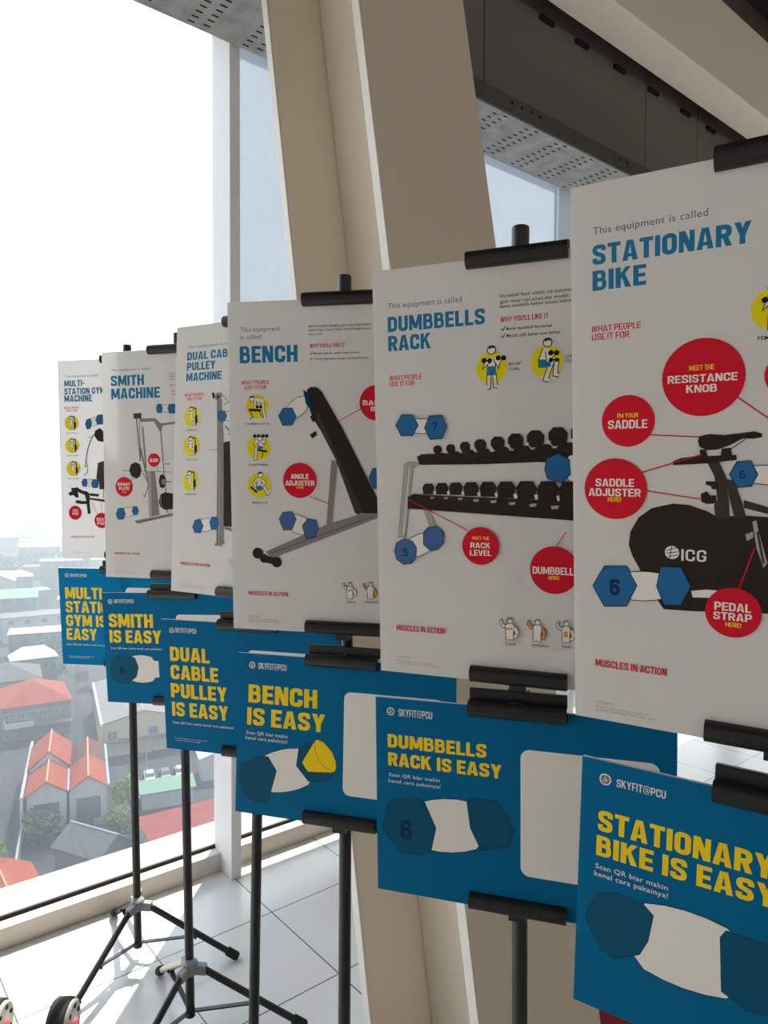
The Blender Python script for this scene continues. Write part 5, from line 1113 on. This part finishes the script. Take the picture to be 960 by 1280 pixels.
# ------------------------------------------------------------------ display stands
STAND_LABEL = {'multi': 'black tripod display stand nearest the window, holding the leftmost poster', 'smith': 'black tripod display stand holding the SMITH MACHINE poster, its grey hub low on the floor',
 'dual': 'black tripod display stand holding the DUAL CABLE PULLEY MACHINE poster', 'bench': 'black tripod display stand holding the BENCH poster',
 'dumb': 'black tripod display stand holding the DUMBBELLS RACK poster', 'stat': 'nearest black display stand, holding the STATIONARY BIKE poster'}
LEGS = {'multi': [(.976, 1.887), (.525, 1.955), (.768, 2.335)], 'smith': [(.985, 1.53), (.52, 1.60), (.772, 1.965)], 'dual': [(.93, 1.08), (.50, 1.18), (.77, 1.68)],
 'bench': [(.90, .74), (.49, .86), (.80, 1.36)], 'dumb': [(.93, .36), (.50, .50), (.83, .99)], 'stat': [(.95, .02), (.49, .17), (.80, .63)]}
def make_stand(name):
    cP, exP, upP, nP = basis(name + 'P'); cS, exS, upS, nS = basis(name + 'S')
    pp = (cP - nP * .030 + cS - nS * .030) / 2 - Vector((.632, .775, 0)) * .055 + (Vector((.775, -.632, 0)) * .035 if name in ('multi', 'smith') else Vector((0, 0, 0)))
    o = Vector((pp.x, pp.y, 0)); root = tag(empty('display_stand', o), STAND_LABEL[name], 'display stand', 'tripod display stands')
    topP = cP + upP * .297 - nP * .027 - o; z = Vector((0, 0, 1))
    top = Vector((topP.x, topP.y, topP.z + (.030 if name == 'dual' else .044))); low = (cS - upS * .150 - nS * .030) - o; mid = (cS + upS * .165 - nS * .028) - o
    bm = bmesh.new(); tube(bm, (0, 0, .035), low, .0112); tube(bm, low, mid, .0103); tube(bm, mid, (top.x, top.y, top.z - .02), .0092)
    lathe(bm, (0, 0, .030), z, [(0, .008), (.002, .0125), (.012, .0125), (.014, .0112)]); link('pole', bm, BLACKM, root, True)
    bm = bmesh.new(); lathe(bm, (top.x, top.y, top.z - .05), z, [(0, .0120), (.048, .0120), (.050, .0105)]); link('top_cap', bm, BLACKP, root, True)
    bm = bmesh.new(); lathe(bm, low + (mid - low) * .45, z, [(0, .0125), (.003, .0155), (.045, .0155), (.048, .012)]); co = link('collar', bm, BLACKP, root, True)
    bm = bmesh.new(); lathe(bm, low + (mid - low) * .45 + Vector((.014, .004, .023)), (1, .3, 0), [(0, .004), (.012, .004), (.013, .011), (.022, .012), (.024, .010)], 12); link('knob', bm, BLACKP, co, True)
    # hub: cast collar with a lug for every leg
    hz = .157; bm = bmesh.new(); lathe(bm, (0, 0, hz - .012), z, [(0, .0135), (.002, .019), (.030, .019), (.034, .0135)], 24); feet = [Vector((x, y, 0)) - Vector((o.x, o.y, 0)) for x, y in LEGS[name]]
    for f in feet:
        d = Vector((f.x, f.y, 0)).normalized(); s = Vector((-d.y, d.x, 0))
        prism(bm, [(-.009, -.010), (.009, -.010), (.009, .014), (-.009, .014)], d * .012 + z * hz, d * .042 + z * (hz - .002), s, z)
    link('hub', bm, GREYC, root, True)
    bm = bmesh.new(); d = Vector((.35, .93, 0)).normalized(); tube(bm, d * .018 + z * (hz + .012), d * .045 + z * (hz + .014), .004, 10); prism(bm, [(-.011, -.004), (.011, -.004), (.011, .004), (-.011, .004)], d * .043 + z * (hz + .014), d * .062 + z * (hz + .018), Vector((-d.y, d.x, 0)), z); link('wing_knob', bm, GREYC, root, True)
    for i, f in enumerate(feet):
        d = Vector((f.x, f.y, 0)).normalized(); a = d * .030 + z * (hz + .003); e_ = f + z * .013; v = (e_ - a).normalized()
        bm = bmesh.new(); tube(bm, a, e_, .0088); lg = link('leg', bm, ALU if (name == 'smith' and i == 2) else BLACKM, root, True)
        if name == 'smith' and i == 2: lg['label'] = 'bare aluminium leg'
        bm = bmesh.new(); lathe(bm, e_ - v * .032, v, [(0, .0095), (.002, .0125), (.034, .0128), (.040, .009)], 16); link('foot_cap', bm, RUBBER, lg, True)
        m = a + (e_ - a) * .55; bm = bmesh.new(); prism(bm, [(-.006, -.002), (.006, -.002), (.006, .002), (-.006, .002)], d * .010 + z * .046, m - z * .008, Vector((-d.y, d.x, 0)), z); tube(bm, m - z * .010 - Vector((-d.y, d.x, 0)) * .010, m - z * .010 + Vector((-d.y, d.x, 0)) * .010, .004, 10); link('brace', bm, BLACKM, root, True)
    # four clamps: a half-round front jaw and a flat back jaw gripping the edge of the board
    def clamp(c, ex, up, nn, y, yb):
        hl = .0686; p0 = c + up * y - o
        prof = [(-.0118, .0004)] + [(-.0118 * math.cos(t_), .0004 + .0125 * math.sin(t_) ** .7) for t_ in [math.pi * j / 12 for j in range(1, 12)]] + [(.0118, .0004)]
        bm = bmesh.new(); prism(bm, prof, p0 - ex * hl, p0 + ex * hl, up, nn); bmesh.ops.bevel(bm, geom=[e_ for e_ in bm.edges if len(e_.link_faces) == 2 and e_.calc_face_angle() > 1.0], offset=.0015, segments=2, affect='EDGES')
        ja = link('clamp', bm, BLACKP, root, True)
        q = c + up * yb - o; bm = bmesh.new(); prism(bm, [(-.0095, -.0054), (.0095, -.0054), (.0095, -.013), (-.0095, -.013)], q - ex * hl, q + ex * hl, up, nn)
        prism(bm, [(-.008, -.012), (.008, -.012), (.008, -.026), (-.008, -.026)], q - ex * .016, q + ex * .016, up, nn); bevel(bm, .0012, 1)
        pv = p0 * .5 + q * .5 + up * (.012 if yb > y else 0); 
        link('back_jaw', bm, BLACKP, ja, True)
        bm = bmesh.new(); sgn = 1 if y > 0 else -1; w_ = up * sgn * (.0135 if abs(y) > .1 else .0135); ov = c + up * (y + (0 if sgn < 0 else 0)) - o
        edge = (.297 if c is cP else .1485) * sgn; ec = c + up * edge - o
        prism(bm, [(0, .004), (sgn * .010, .004), (sgn * .010, -.012), (0, -.012)] if sgn > 0 else [(0, -.012), (-.010, -.012), (-.010, .004), (0, .004)], ec - ex * .012 + up * sgn * .0006, ec + ex * .012 + up * sgn * .0006, up, nn); link('bridge', bm, BLACKP, ja, True)
    clamp(cP, exP, upP, nP, .297 - .001, .297 + .004); clamp(cP, exP, upP, nP, -.297 + .0105, -.297 + .0125)
    clamp(cS, exS, upS, nS, .1485 - .003, .1485 + .0135); clamp(cS, exS, upS, nS, -.1485 + .0095, -.1485 + .004)
    return root
for nm in ('multi', 'smith', 'dual', 'bench', 'dumb', 'stat'):
    make_stand(nm); make_board(nm + 'P'); make_board(nm + 'S')

# ------------------------------------------------------------------ small things on the floor
def wheel(loc, rz, label, face):
    r = tag(empty('exercise_wheel', loc, rz), label, 'wheel'); z = Vector((1, 0, 0)); h = .062
    bm = bmesh.new(); lathe(bm, (-.028, 0, h), z, [(0, .045), (.003, .056), (.010, .0615), (.038, .0615), (.044, .060), (.046, .055)], 40); link('tyre', bm, RUBBER, r, True)
    bm = bmesh.new(); lathe(bm, (.018, 0, h), z, [(0, .055), (.006, .055), (.009, .051), (.007, .036), (.010, .018)], 40); fc = link('hub_disc', bm, face, r, True)
    bm = bmesh.new()
    for i in range(7):
        a = 2 * math.pi * i / 7 + .3; lathe(bm, (.0245, .041 * math.cos(a), h + .041 * math.sin(a)), z, [(0, .0055), (.0035, .0055)], 12)
    link('hole_pattern', bm, DARK, fc)
    bm = bmesh.new(); lathe(bm, (.022, 0, h), z, [(0, .016), (.010, .016), (.013, .012)], 20); link('hub_cap', bm, mat('pink_cap', (0.6, 0.12, 0.16), .5), r, True)
wheel((.478, 1.853, 0), R(-35), 'small black wheel with grey perforated hub on the floor, at a tripod foot', mat('grey_hub', (0.30, 0.29, 0.28), .5))
wheel((.343, 1.955, 0), R(-35), 'small wheel with pale grey hub at the bottom left corner of the picture', mat('pale_hub', (0.42, 0.41, 0.39), .5))
r = tag(empty('storage_box', (1.63, .95, 0), R(8)), 'red and white striped box on the floor behind the nearest blue sign', 'box')
bm = bmesh.new(); box(bm, -.11, .11, -.11, .11, 0, .13); bevel(bm, .004); link('body', bm, mat('red_box', (0.42, 0.03, 0.06), .5), r)
bm = bmesh.new(); box(bm, -.113, .113, -.113, .113, .125, .15); bevel(bm, .003); link('lid', bm, mat('red_lid', (0.50, 0.04, 0.08), .5), r)
bm = bmesh.new(); box(bm, .0, .02, -.1145, .1145, 0, .1515); link('stripe', bm, WHITE, r)

# ------------------------------------------------------------------ the city below the window
AZ = R(39.2); ca, sa = math.cos(AZ), math.sin(AZ); GZ = -50.0
def cw(x, y): return (x * ca + y * sa, -x * sa + y * ca)          # street frame (y straight out from the camera) to room frame
bm = bmesh.new(); box(bm, -2600, 2600, 3.0, 3600, GZ - 1, GZ); tag(link('ground', bm, mat('city_ground', (0.018, 0.021, 0.026), .95, noise=(.02, .35))), kind='structure')
WC = {'white': (.19, .195, .20), 'cream': (.22, .18, .135), 'grey': (.065, .07, .078), 'dark': (.02, .023, .028), 'bluegrey': (.045, .056, .072)}
def wm(k): return mat('render_' + k, WC[k], .9, noise=(.4, .15))
ROOF = {'orange': stripes('orange_roof_tile', (.24, .036, .011), (.16, .023, .009), 'Y', 1.3, noise=1.0), 'red': stripes('red_corrugated_roof', (.20, .034, .029), (.12, .018, .017), 'X', .9, noise=.3),
        'brown': stripes('dark_red_roof_tile', (.075, .02, .015), (.045, .013, .011), 'Y', 1.3, noise=1.0), 'grey': stripes('grey_sheet_roof', (.085, .09, .10), (.05, .054, .062), 'X', .8, noise=.3),
        'pale': stripes('pale_sheet_roof', (.15, .153, .155), (.12, .123, .125), 'X', .6, noise=.3), 'white': mat('white_flat_roof', (.42, .43, .43), .8, noise=(.3, .1)), 'green': mat('green_awning', (.07, .15, .11), .8, noise=(.4, .1)), 'blue': mat('pale_blue_roof', (.14, .23, .32), .8, noise=(.3, .1))}
GLASS = mat('house_window', (.06, .08, .10), .2, spec=.5)
def roof_mesh(bm, w, d, ze, zr, kind, ov=.45, x=0, y=0, th=.18):
    xa, xb, ya, yb = x - w / 2 - ov, x + w / 2 + ov, y - ov, y + d + ov
    def slab(q):
        A = [bm.verts.new(p) for p in q]; B = [bm.verts.new((p[0], p[1], p[2] - th)) for p in q]; k = len(q)
        bm.faces.new(A); bm.faces.new(B[::-1])
        for i in range(k): bm.faces.new((A[(i + 1) % k], A[i], B[i], B[(i + 1) % k]))
    if kind == 'y':  slab([(xa, ya, ze), (x, ya, zr), (x, yb, zr), (xa, yb, ze)][::-1]); slab([(x, ya, zr), (xb, ya, ze), (xb, yb, ze), (x, yb, zr)][::-1])
    elif kind == 'x':
        m = y + d / 2; slab([(xa, ya, ze), (xb, ya, ze), (xb, m, zr), (xa, m, zr)]); slab([(xa, m, zr), (xb, m, zr), (xb, yb, ze), (xa, yb, ze)])
    elif kind == 'hip':
        i = min(w, d) / 2; 
        if w >= d: r1, r2 = (xa + i, (ya + yb) / 2, zr), (xb - i, (ya + yb) / 2, zr); slab([(xa, ya, ze), (xb, ya, ze), r2, r1]); slab([(xb, yb, ze), (xa, yb, ze), r1, r2]); slab([(xb, ya, ze), (xb, yb, ze), r2]); slab([(xa, yb, ze), (xa, ya, ze), r1])
        else: r1, r2 = (x, ya + i, zr), (x, yb - i, zr); slab([(xb, ya, ze), (xb, yb, ze), r2, r1]); slab([(xa, yb, ze), (xa, ya, ze), r1, r2]); slab([(xa, ya, ze), (xb, ya, ze), r1]); slab([(xb, yb, ze), (xa, yb, ze), r2])
    elif kind == 'shed': slab([(xa, ya, ze), (xb, ya, ze), (xb, yb, zr), (xa, yb, zr)])
    else: slab([(xa, ya, ze + .1), (xb, ya, ze + .1), (xb, yb, ze + .1), (xa, yb, ze + .1)])
def wall_mesh(bm, w, d, ze, zr, kind, x=0, y=0):
    box(bm, x - w / 2, x + w / 2, y, y + d, 0, ze - .1)
    if kind == 'y':
        for yy in (y, y + d - .2): prism(bm, [(-w / 2, ze - .15), (w / 2, ze - .15), (0, zr - .2)], (x, yy, 0), (x, yy + .2, 0), Vector((1, 0, 0)), Vector((0, 0, 1)))
    if kind == 'x':
        for xx in (x - w / 2, x + w / 2 - .2): prism(bm, [(0, ze - .15), (d, ze - .15), (d / 2, zr - .2)], (xx, y, 0), (xx + .2, y, 0), Vector((0, 1, 0)), Vector((0, 0, 1)))
def house(name, label, cx, cy, yaw, w, d, ze, zr, kind, wall, roof, cat='house', group=None, wins=0, wz=None, ridge=True, small=False):
    x, y = cw(cx, cy); r = tag(empty(name, (x, y, GZ), R(yaw) - AZ), label, cat, group); ze -= GZ; zr -= GZ
    bm = bmesh.new(); wall_mesh(bm, w, d, ze, zr, kind); link('walls', bm, wm(wall), r)
    bm = bmesh.new(); roof_mesh(bm, w, d, ze, zr, kind, ov=.4); link('roof', bm, ROOF[roof], r)
    if ridge and kind in 'xy':
        bm = bmesh.new()
        if kind == 'y': tube(bm, (0, -.45, zr + .02), (0, d + .45, zr + .02), .13, 8)
        else: tube(bm, (-w / 2 - .4, d / 2, zr + .02), (w / 2 + .4, d / 2, zr + .02), .13, 8)
        link('ridge_cap', bm, mat('ridge_tile', (.36, .15, .10), .8) if roof in ('orange', 'red', 'brown') else wm('white'), r)
    for i in range(wins):
        u = -w / 2 + w * (i + .5) / wins; ww = min(.8, w / wins * .36); z0 = wz if wz else ze - 2.4
        bm = bmesh.new(); box(bm, u - ww - .1, u + ww + .1, -.08, .02, z0 - .1, z0 + 1.5); wf = link('window', bm, wm('white'), r)
        bm = bmesh.new(); box(bm, u - ww, u - .04, -.11, 0, z0, z0 + 1.4); box(bm, u + .04, u + ww, -.11, 0, z0, z0 + 1.4); link('pane', bm, GLASS, wf)
    return r
# twin house with two orange gables
x, y = cw(-47.1, 104.9); r = tag(empty('twin_house', (x, y, GZ), R(23) - AZ), 'twin house with two orange tiled gables side by side below the window', 'house')
bm = bmesh.new(); wall_mesh(bm, 5.4, 9, 6, 8, 'y', -2.9, 0); wall_mesh(bm, 5.2, 9, 6, 8, 'y', 2.8, 0); wall_mesh(bm, 5.6, 11, 6.6, 9.2, 'y', -2.9, 9); wall_mesh(bm, 5.2, 9, 6, 7.6, 'y', 2.8, 9); link('walls', bm, wm('white'), r)
for X_, y_, w_, d_, ze_, zr_, k_ in ((-2.9, 0, 5.4, 9, 6, 8, 'orange'), (2.8, 0, 5.2, 9, 6, 8, 'orange'), (-2.9, 9.4, 5.6, 10.5, 6.6, 9.2, 'orange'), (2.8, 9.4, 5.2, 9, 6, 7.6, 'brown')):
    bm = bmesh.new(); roof_mesh(bm, w_, d_, ze_, zr_, 'y', .35, X_, y_); link('roof', bm, ROOF[k_], r)
    bm = bmesh.new(); tube(bm, (X_, y_ - .4, zr_ + .03), (X_, y_ + d_ + .3, zr_ + .03), .14, 8); link('ridge_cap', bm, mat('ridge_tile', (.36, .15, .10), .8), r)
for X_ in (-2.9, 2.8):
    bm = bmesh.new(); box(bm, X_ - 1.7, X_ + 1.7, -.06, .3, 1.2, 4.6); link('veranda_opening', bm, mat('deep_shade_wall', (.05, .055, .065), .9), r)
bm = bmesh.new(); box(bm, -.12, .12, -.2, 8.6, 5.9, 6.25); box(bm, 5.5, 5.85, -.2, 18, 5.9, 6.3); link('gutter', bm, mat('blue_gutter', (.10, .19, .50), .6), r)
bm = bmesh.new(); box(bm, -6.4, -6.0, -1, 24, 0, 6.4); box(bm, -6.3, -6.05, -11, -1, 0, 2.2); link('party_wall', bm, wm('white'), r)
hb = house('orange_roofed_house', 'house with a single orange hipped roof behind the twin gabled house', -71.0, 144.6, 31, 12.5, 15, -43, -39.8, 'hip', 'grey', 'orange', wins=6, wz=4.2)
bm = bmesh.new(); box(bm, -6.2, -1.0, -3.2, 0, 3.4, 3.6); box(bm, -6.2, -1.0, -3.2, -3.05, 3.6, 4.4); box(bm, -6.2, -6.05, -3.2, 0, 3.6, 4.4); link('balcony', bm, wm('white'), hb)
bm = bmesh.new(); box(bm, -6.3, 6.3, -2.4, 0, 2.9, 3.1); link('lower_canopy', bm, wm('grey'), hb)
hc = house('long_grey_building', 'long pale grey roofed building with cream front, right of the orange roofs', -46.6, 136.6, 25, 15, 31, -43.6, -41.6, 'y', 'cream', 'pale', cat='building', wins=4, wz=3.4)
bm = bmesh.new(); box(bm, -7.75, -7.35, -.5, 31, 6.2, 6.75); link('parapet', bm, mat('white_parapet', (.40, .40, .40), .8), hc)
bm = bmesh.new(); box(bm, -7.3, 7.3, -1.4, 0, 3.0, 3.2); link('front_canopy', bm, wm('grey'), hc)
house('cream_annex', 'cream gabled front beside the long pale grey roof, above parked cars', -34.2, 141.5, 25, 8.5, 12, -42.6, -40.2, 'y', 'cream', 'pale', cat='building', wins=3, wz=4.4)
house('small_grey_house', 'small grey gabled house just beyond the window ledge', -40.6, 92.6, -25, 8.0, 6, -47.0, -44.9, 'x', 'bluegrey', 'grey')
house('corner_house', 'orange textured gable roof at the lower left corner of the window', -41.2, 78.5, 38, 8.2, 14, -48.2, -46.0, 'y', 'white', 'orange')
house('grey_shed', 'low flat grey roof between the corner orange roof and the small grey house', -35.2, 83.6, 30, 6, 4.6, -47.4, -47.0, 'shed', 'grey', 'grey', ridge=False)
house('red_roofed_hall', 'hall with a red corrugated roof behind the white mullion', -22.0, 91.8, 34, 13, 12, -46.2, -44.9, 'shed', 'white', 'red', cat='building', ridge=False)
house('left_boundary_house', 'pale house wall at the left edge of the window view', -60.2, 101.5, 20, 5, 9, -45.5, -44.2, 'y', 'cream', 'pale')
house('dome_roofed_house', 'grey hipped house behind the orange hipped roof', -86.0, 162, 28, 13, 14, -43.2, -40.4, 'hip', 'grey', 'grey', wins=4)
house('kiosk', 'low green awning stall beside the parked cars', -34.6, 113.0, 24, 8, 3, -47.2, -46.4, 'shed', 'white', 'green', cat='stall', ridge=False)
house('white_canopy', 'white canopy roof beyond the parked cars, beside the mullion', -29.0, 124.0, 24, 6, 5, -45.8, -44.8, 'y', 'white', 'white', cat='canopy')
house('green_awning_building', 'dark fronted building with a pale green awning roof left of the leftmost sign', -146.0, 268, 24, 26, 16, -41, -39.5, 'shed', 'bluegrey', 'green', cat='building', wins=5, ridge=False)
house('white_slab_building', 'flat white roofed building left of the leftmost blue sign', -104.0, 213, 24, 16, 9, -42.4, -42, 'flat', 'bluegrey', 'white', cat='building', wins=4)
house('pale_slab_building', 'long flat pale roof behind the leftmost blue sign', -116.0, 236, 34, 20, 10, -41.5, -41, 'flat', 'white', 'pale', cat='building', wins=4)
house('wide_warehouse', 'wide white warehouse roof below the distant tree line', -232.0, 455, 27, 44, 26, -37, -34.5, 'x', 'bluegrey', 'white', cat='building', wins=8)
house('tall_grey_block', 'grey block with window bands beside the leftmost poster', -150.0, 330, 26, 18, 16, -33, -32, 'flat', 'grey', 'pale', cat='building', wins=5)
# the crowd of distant houses
rnd = random.Random(21); cnt = 0; placed = [(-146, 276, 17), (-104, 217, 11), (-116, 241, 13), (-232, 468, 28), (-150, 338, 14), (-97, 205, 5), (-82, 178, 5), (-86, 168, 11), (-71, 152, 12), (-55, 158, 20), (-49, 140, 12)] + [((390 + 12 * (i % 5)) * (-.66 + .022 * i), 390 + 12 * (i % 5), 8) for i in range(16)]
for i in range(3000):
    if cnt >= 230: break
    y_ = 168 + 780 * rnd.random() ** 1.6; x_ = y_ * (-.74 + .54 * rnd.random())
    far_ = y_ > 330; w_ = rnd.uniform(11, 24) if far_ else rnd.uniform(6.5, 12); d_ = rnd.uniform(9, 16) if far_ else rnd.uniform(6, 10); rr_ = math.hypot(w_ + .8, d_ + .8) / 2 + .9
    if any(math.hypot(x_ - a, y_ + d_ / 2 - c) < q + rr_ for a, c, q in placed): continue
    placed.append((x_, y_ + d_ / 2, rr_)); cnt += 1
    kd = rnd.choice(['x', 'y', 'hip', 'flat']); h_ = rnd.uniform(6, 11) + (rnd.random() < .12) * 14
    rf = rnd.choice(['orange', 'brown', 'grey', 'pale', 'white', 'white', 'blue', 'pale']) if kd != 'flat' else rnd.choice(['white', 'pale', 'pale'])
    house('distant_house', 'small hazy house in the distant city below the horizon', x_, y_, rnd.uniform(10, 45), w_, d_, GZ + h_, GZ + h_ + 2.6, kd, rnd.choice(['white', 'cream', 'bluegrey', 'white', 'grey']), rf, group='distant houses in the haze', wins=0, ridge=False)
for px_, dist, w_, h_, lab in ((10, 1700, 30, 58, 'pale tower on the horizon nearest the left edge'), (29, 1750, 30, 60, 'pale tower on the horizon, second from the left edge'), (55, 1500, 40, 22, 'low pale tower block on the horizon beside the leftmost poster')):
    x_, y_ = cw((px_ - 480) / 888 * dist, dist); r = tag(empty('tower_block', (x_, y_, GZ), -AZ), lab, 'tower')
    bm = bmesh.new(); box(bm, -w_ / 2, w_ / 2, 0, 24, 0, h_ + 50); link('walls', bm, wm('bluegrey'), r)
    bm = bmesh.new(); box(bm, -w_ / 5, w_ / 5, 6, 16, h_ + 50, h_ + 56); link('roof_plant', bm, wm('grey'), r)
    bm = bmesh.new()
    for k_ in range(12): box(bm, -w_ / 2 + 2, w_ / 2 - 2, -.2, .1, 14 + k_ * (h_ + 30) / 12, 14 + k_ * (h_ + 30) / 12 + 2.2)
    link('window_bands', bm, GLASS, r)
# trees
LEAF = {'dark': mat('dark_leaf', (.018, .042, .014), .8), 'bright': mat('bright_leaf', (.065, .115, .012), .8), 'mid': mat('mid_leaf', (.03, .065, .02), .8), 'yellow': mat('yellow_green_leaf', (.075, .09, .022), .8)}
BARK = mat('bark', (.10, .07, .05), .9)
def tree(label, cx, cy, zc, rx, rz, kind, seed, n=520, leaf=.34, group=None):
    rg = random.Random(seed); x, y = cw(cx, cy); r = tag(empty('tree', (x, y, GZ)), label, 'tree', group); zc -= GZ
    bm = bmesh.new(); tube(bm, (0, 0, -.1), (.1, .05, zc), .18, 8, .09)
    for i in range(4):
        a = 1.57 * i + rg.random(); tube(bm, (.05, .02, zc * .6), (rx * .6 * math.cos(a), rx * .6 * math.sin(a), zc + rz * .2), .08, 6, .03)
    link('trunk', bm, BARK, r)
    bm = bmesh.new(); lobes = [(rg.uniform(-.5, .5) * rx, rg.uniform(-.5, .5) * rx, zc + rg.uniform(-.45, .55) * rz, rg.uniform(.4, .65)) for _ in range(9)]
    for i in range(n):
        lx, ly, lz, s = lobes[i % 9]; d = Vector((rg.gauss(0, 1), rg.gauss(0, 1), rg.gauss(0, 1))).normalized() * rg.uniform(.75, 1.05)
        p = Vector((lx + d.x * rx * s, ly + d.y * rx * s, lz + d.z * rz * s)); u = Vector((rg.gauss(0, 1), rg.gauss(0, 1), rg.gauss(0, .6))).normalized(); v = u.cross(Vector((rg.gauss(0, 1), rg.gauss(0, 1), rg.gauss(0, 1)))).normalized()
        k = leaf * rg.uniform(.6, 1.3); f = [p - u * k, p + v * k * .55, p + u * k, p - v * k * .55]; bm.faces.new([bm.verts.new(q) for q in f])
    link('foliage', bm, LEAF[kind], r)
tree('dense dark green tree in front of the twin orange house', -49.0, 101.2, -47.4, 3.2, 2.6, 'dark', 1, 1400, .3)
tree('bright green tree between the orange house and the parked cars', -41.2, 111.0, -46.8, 2.1, 2.2, 'bright', 2, 700)
tree('yellow green bush behind the small grey house', -39.8, 105.6, -48.4, 2.6, 1.4, 'yellow', 3, 600)
tree('bright green tree at the left edge beside the corner orange roof', -51.4, 92.4, -47.4, 1.4, 1.8, 'bright', 4, 500)
tree('dark green tree beside the veranda of the twin house, its right side', -44.2, 104.0, -48.4, 1.3, 1.2, 'dark', 5, 500)
tree('pale green tree among the white roofs left of the leftmost blue sign', -97.0, 205, -45, 3.4, 3.0, 'mid', 6, 500, .5)
tree('green tree behind the grey hipped house', -82.5, 178, -44, 3.0, 2.4, 'mid', 8, 400, .45)
for i in range(16):
    y_ = 390 + 12 * (i % 5); x_ = y_ * (-.66 + .022 * i); tree('hazy green tree in the distant tree line', x_, y_, -43 + (i % 3), 5.2, 5.0, 'mid', 30 + i, 420, 1.1, 'distant tree line')
# parked cars
CARC = [(.10, .11, .13), (.50, .51, .52), (.06, .065, .075), (.30, .31, .33), (.08, .10, .15), (.55, .55, .54)]
def car(cx, cy, yaw, col, label):
    x, y = cw(cx, cy); r = tag(empty('car', (x, y, GZ), R(yaw) - AZ), label, 'car', 'cars parked in the yard'); m = mat('car_paint_%d' % int(col[0] * 100), col, .3, spec=.5)
    bm = bmesh.new(); prism(bm, [(-2.1, .35), (2.1, .35), (2.15, .75), (1.2, .92), (-1.7, .95), (-2.1, .8)], (0, -.85, 0), (0, .85, 0), Vector((1, 0, 0)), Vector((0, 0, 1))); bevel(bm, .06, 1); link('body', bm, m, r)
    bm = bmesh.new(); prism(bm, [(-1.7, .93), (1.1, .9), (.5, 1.45), (-1.3, 1.5)], (0, -.75, 0), (0, .75, 0), Vector((1, 0, 0)), Vector((0, 0, 1))); bevel(bm, .05, 1); link('cabin', bm, GLASS, r)
    bm = bmesh.new(); box(bm, -1.15, .42, -.66, .66, 1.47, 1.53); link('roof', bm, m, r)
    for X_ in (-1.3, 1.3):
        for Y_ in (-.85, .85): bm = bmesh.new(); tube(bm, (X_, Y_ - .1, .32), (X_, Y_ + .1, .32), .32, 14); link('wheel', bm, RUBBER, r)
for i, (cx, cy, lab) in enumerate(((-43.5, 122.5, 'dark car nearest the bright green tree in the yard'), (-41.2, 123.8, 'pale car second from the bright green tree in the yard'), (-38.8, 124.9, 'black car in the middle of the parked row'), (-36.4, 126.0, 'grey car fourth in the parked row'), (-41.0, 116.0, 'dark blue car parked nearest the stall'), (-37.6, 119.6, 'white car parked just behind the green awning stall'))):
    car(cx, cy, 112, CARC[i], lab)
# lamp post in the yard
x, y = cw(-40.2, 119.2); r = tag(empty('lamp_post', (x, y, GZ)), 'thin white lamp post in the car yard', 'lamp post')
bm = bmesh.new(); tube(bm, (0, 0, 0), (0, 0, 6.5), .09, 8, .06); tube(bm, (0, 0, 6.4), (1.0, 0, 6.6), .05, 8); link('post', bm, wm('white'), r); bm = bmesh.new(); box(bm, .8, 1.4, -.12, .12, 6.5, 6.65); link('lamp_head', bm, wm('grey'), r)
# humid haze over the city
hz = bpy.data.materials.new('humid_haze'); hz.use_nodes = True; n = hz.node_tree.nodes; n.remove(n['Principled BSDF']); vsn = n.new('ShaderNodeVolumeScatter'); vsn.inputs['Color'].default_value = (.74, .88, 1, 1); vsn.inputs['Density'].default_value = .0012; vsn.inputs['Anisotropy'].default_value = .25
hz.node_tree.links.new(vsn.outputs[0], n['Material Output'].inputs['Volume'])
bm = bmesh.new(); box(bm, -2600, 2600, 6.0, 3400, GZ - .5, 75); tag(link('haze', bm, hz), 'pale humid haze over the city', 'haze', kind='stuff')
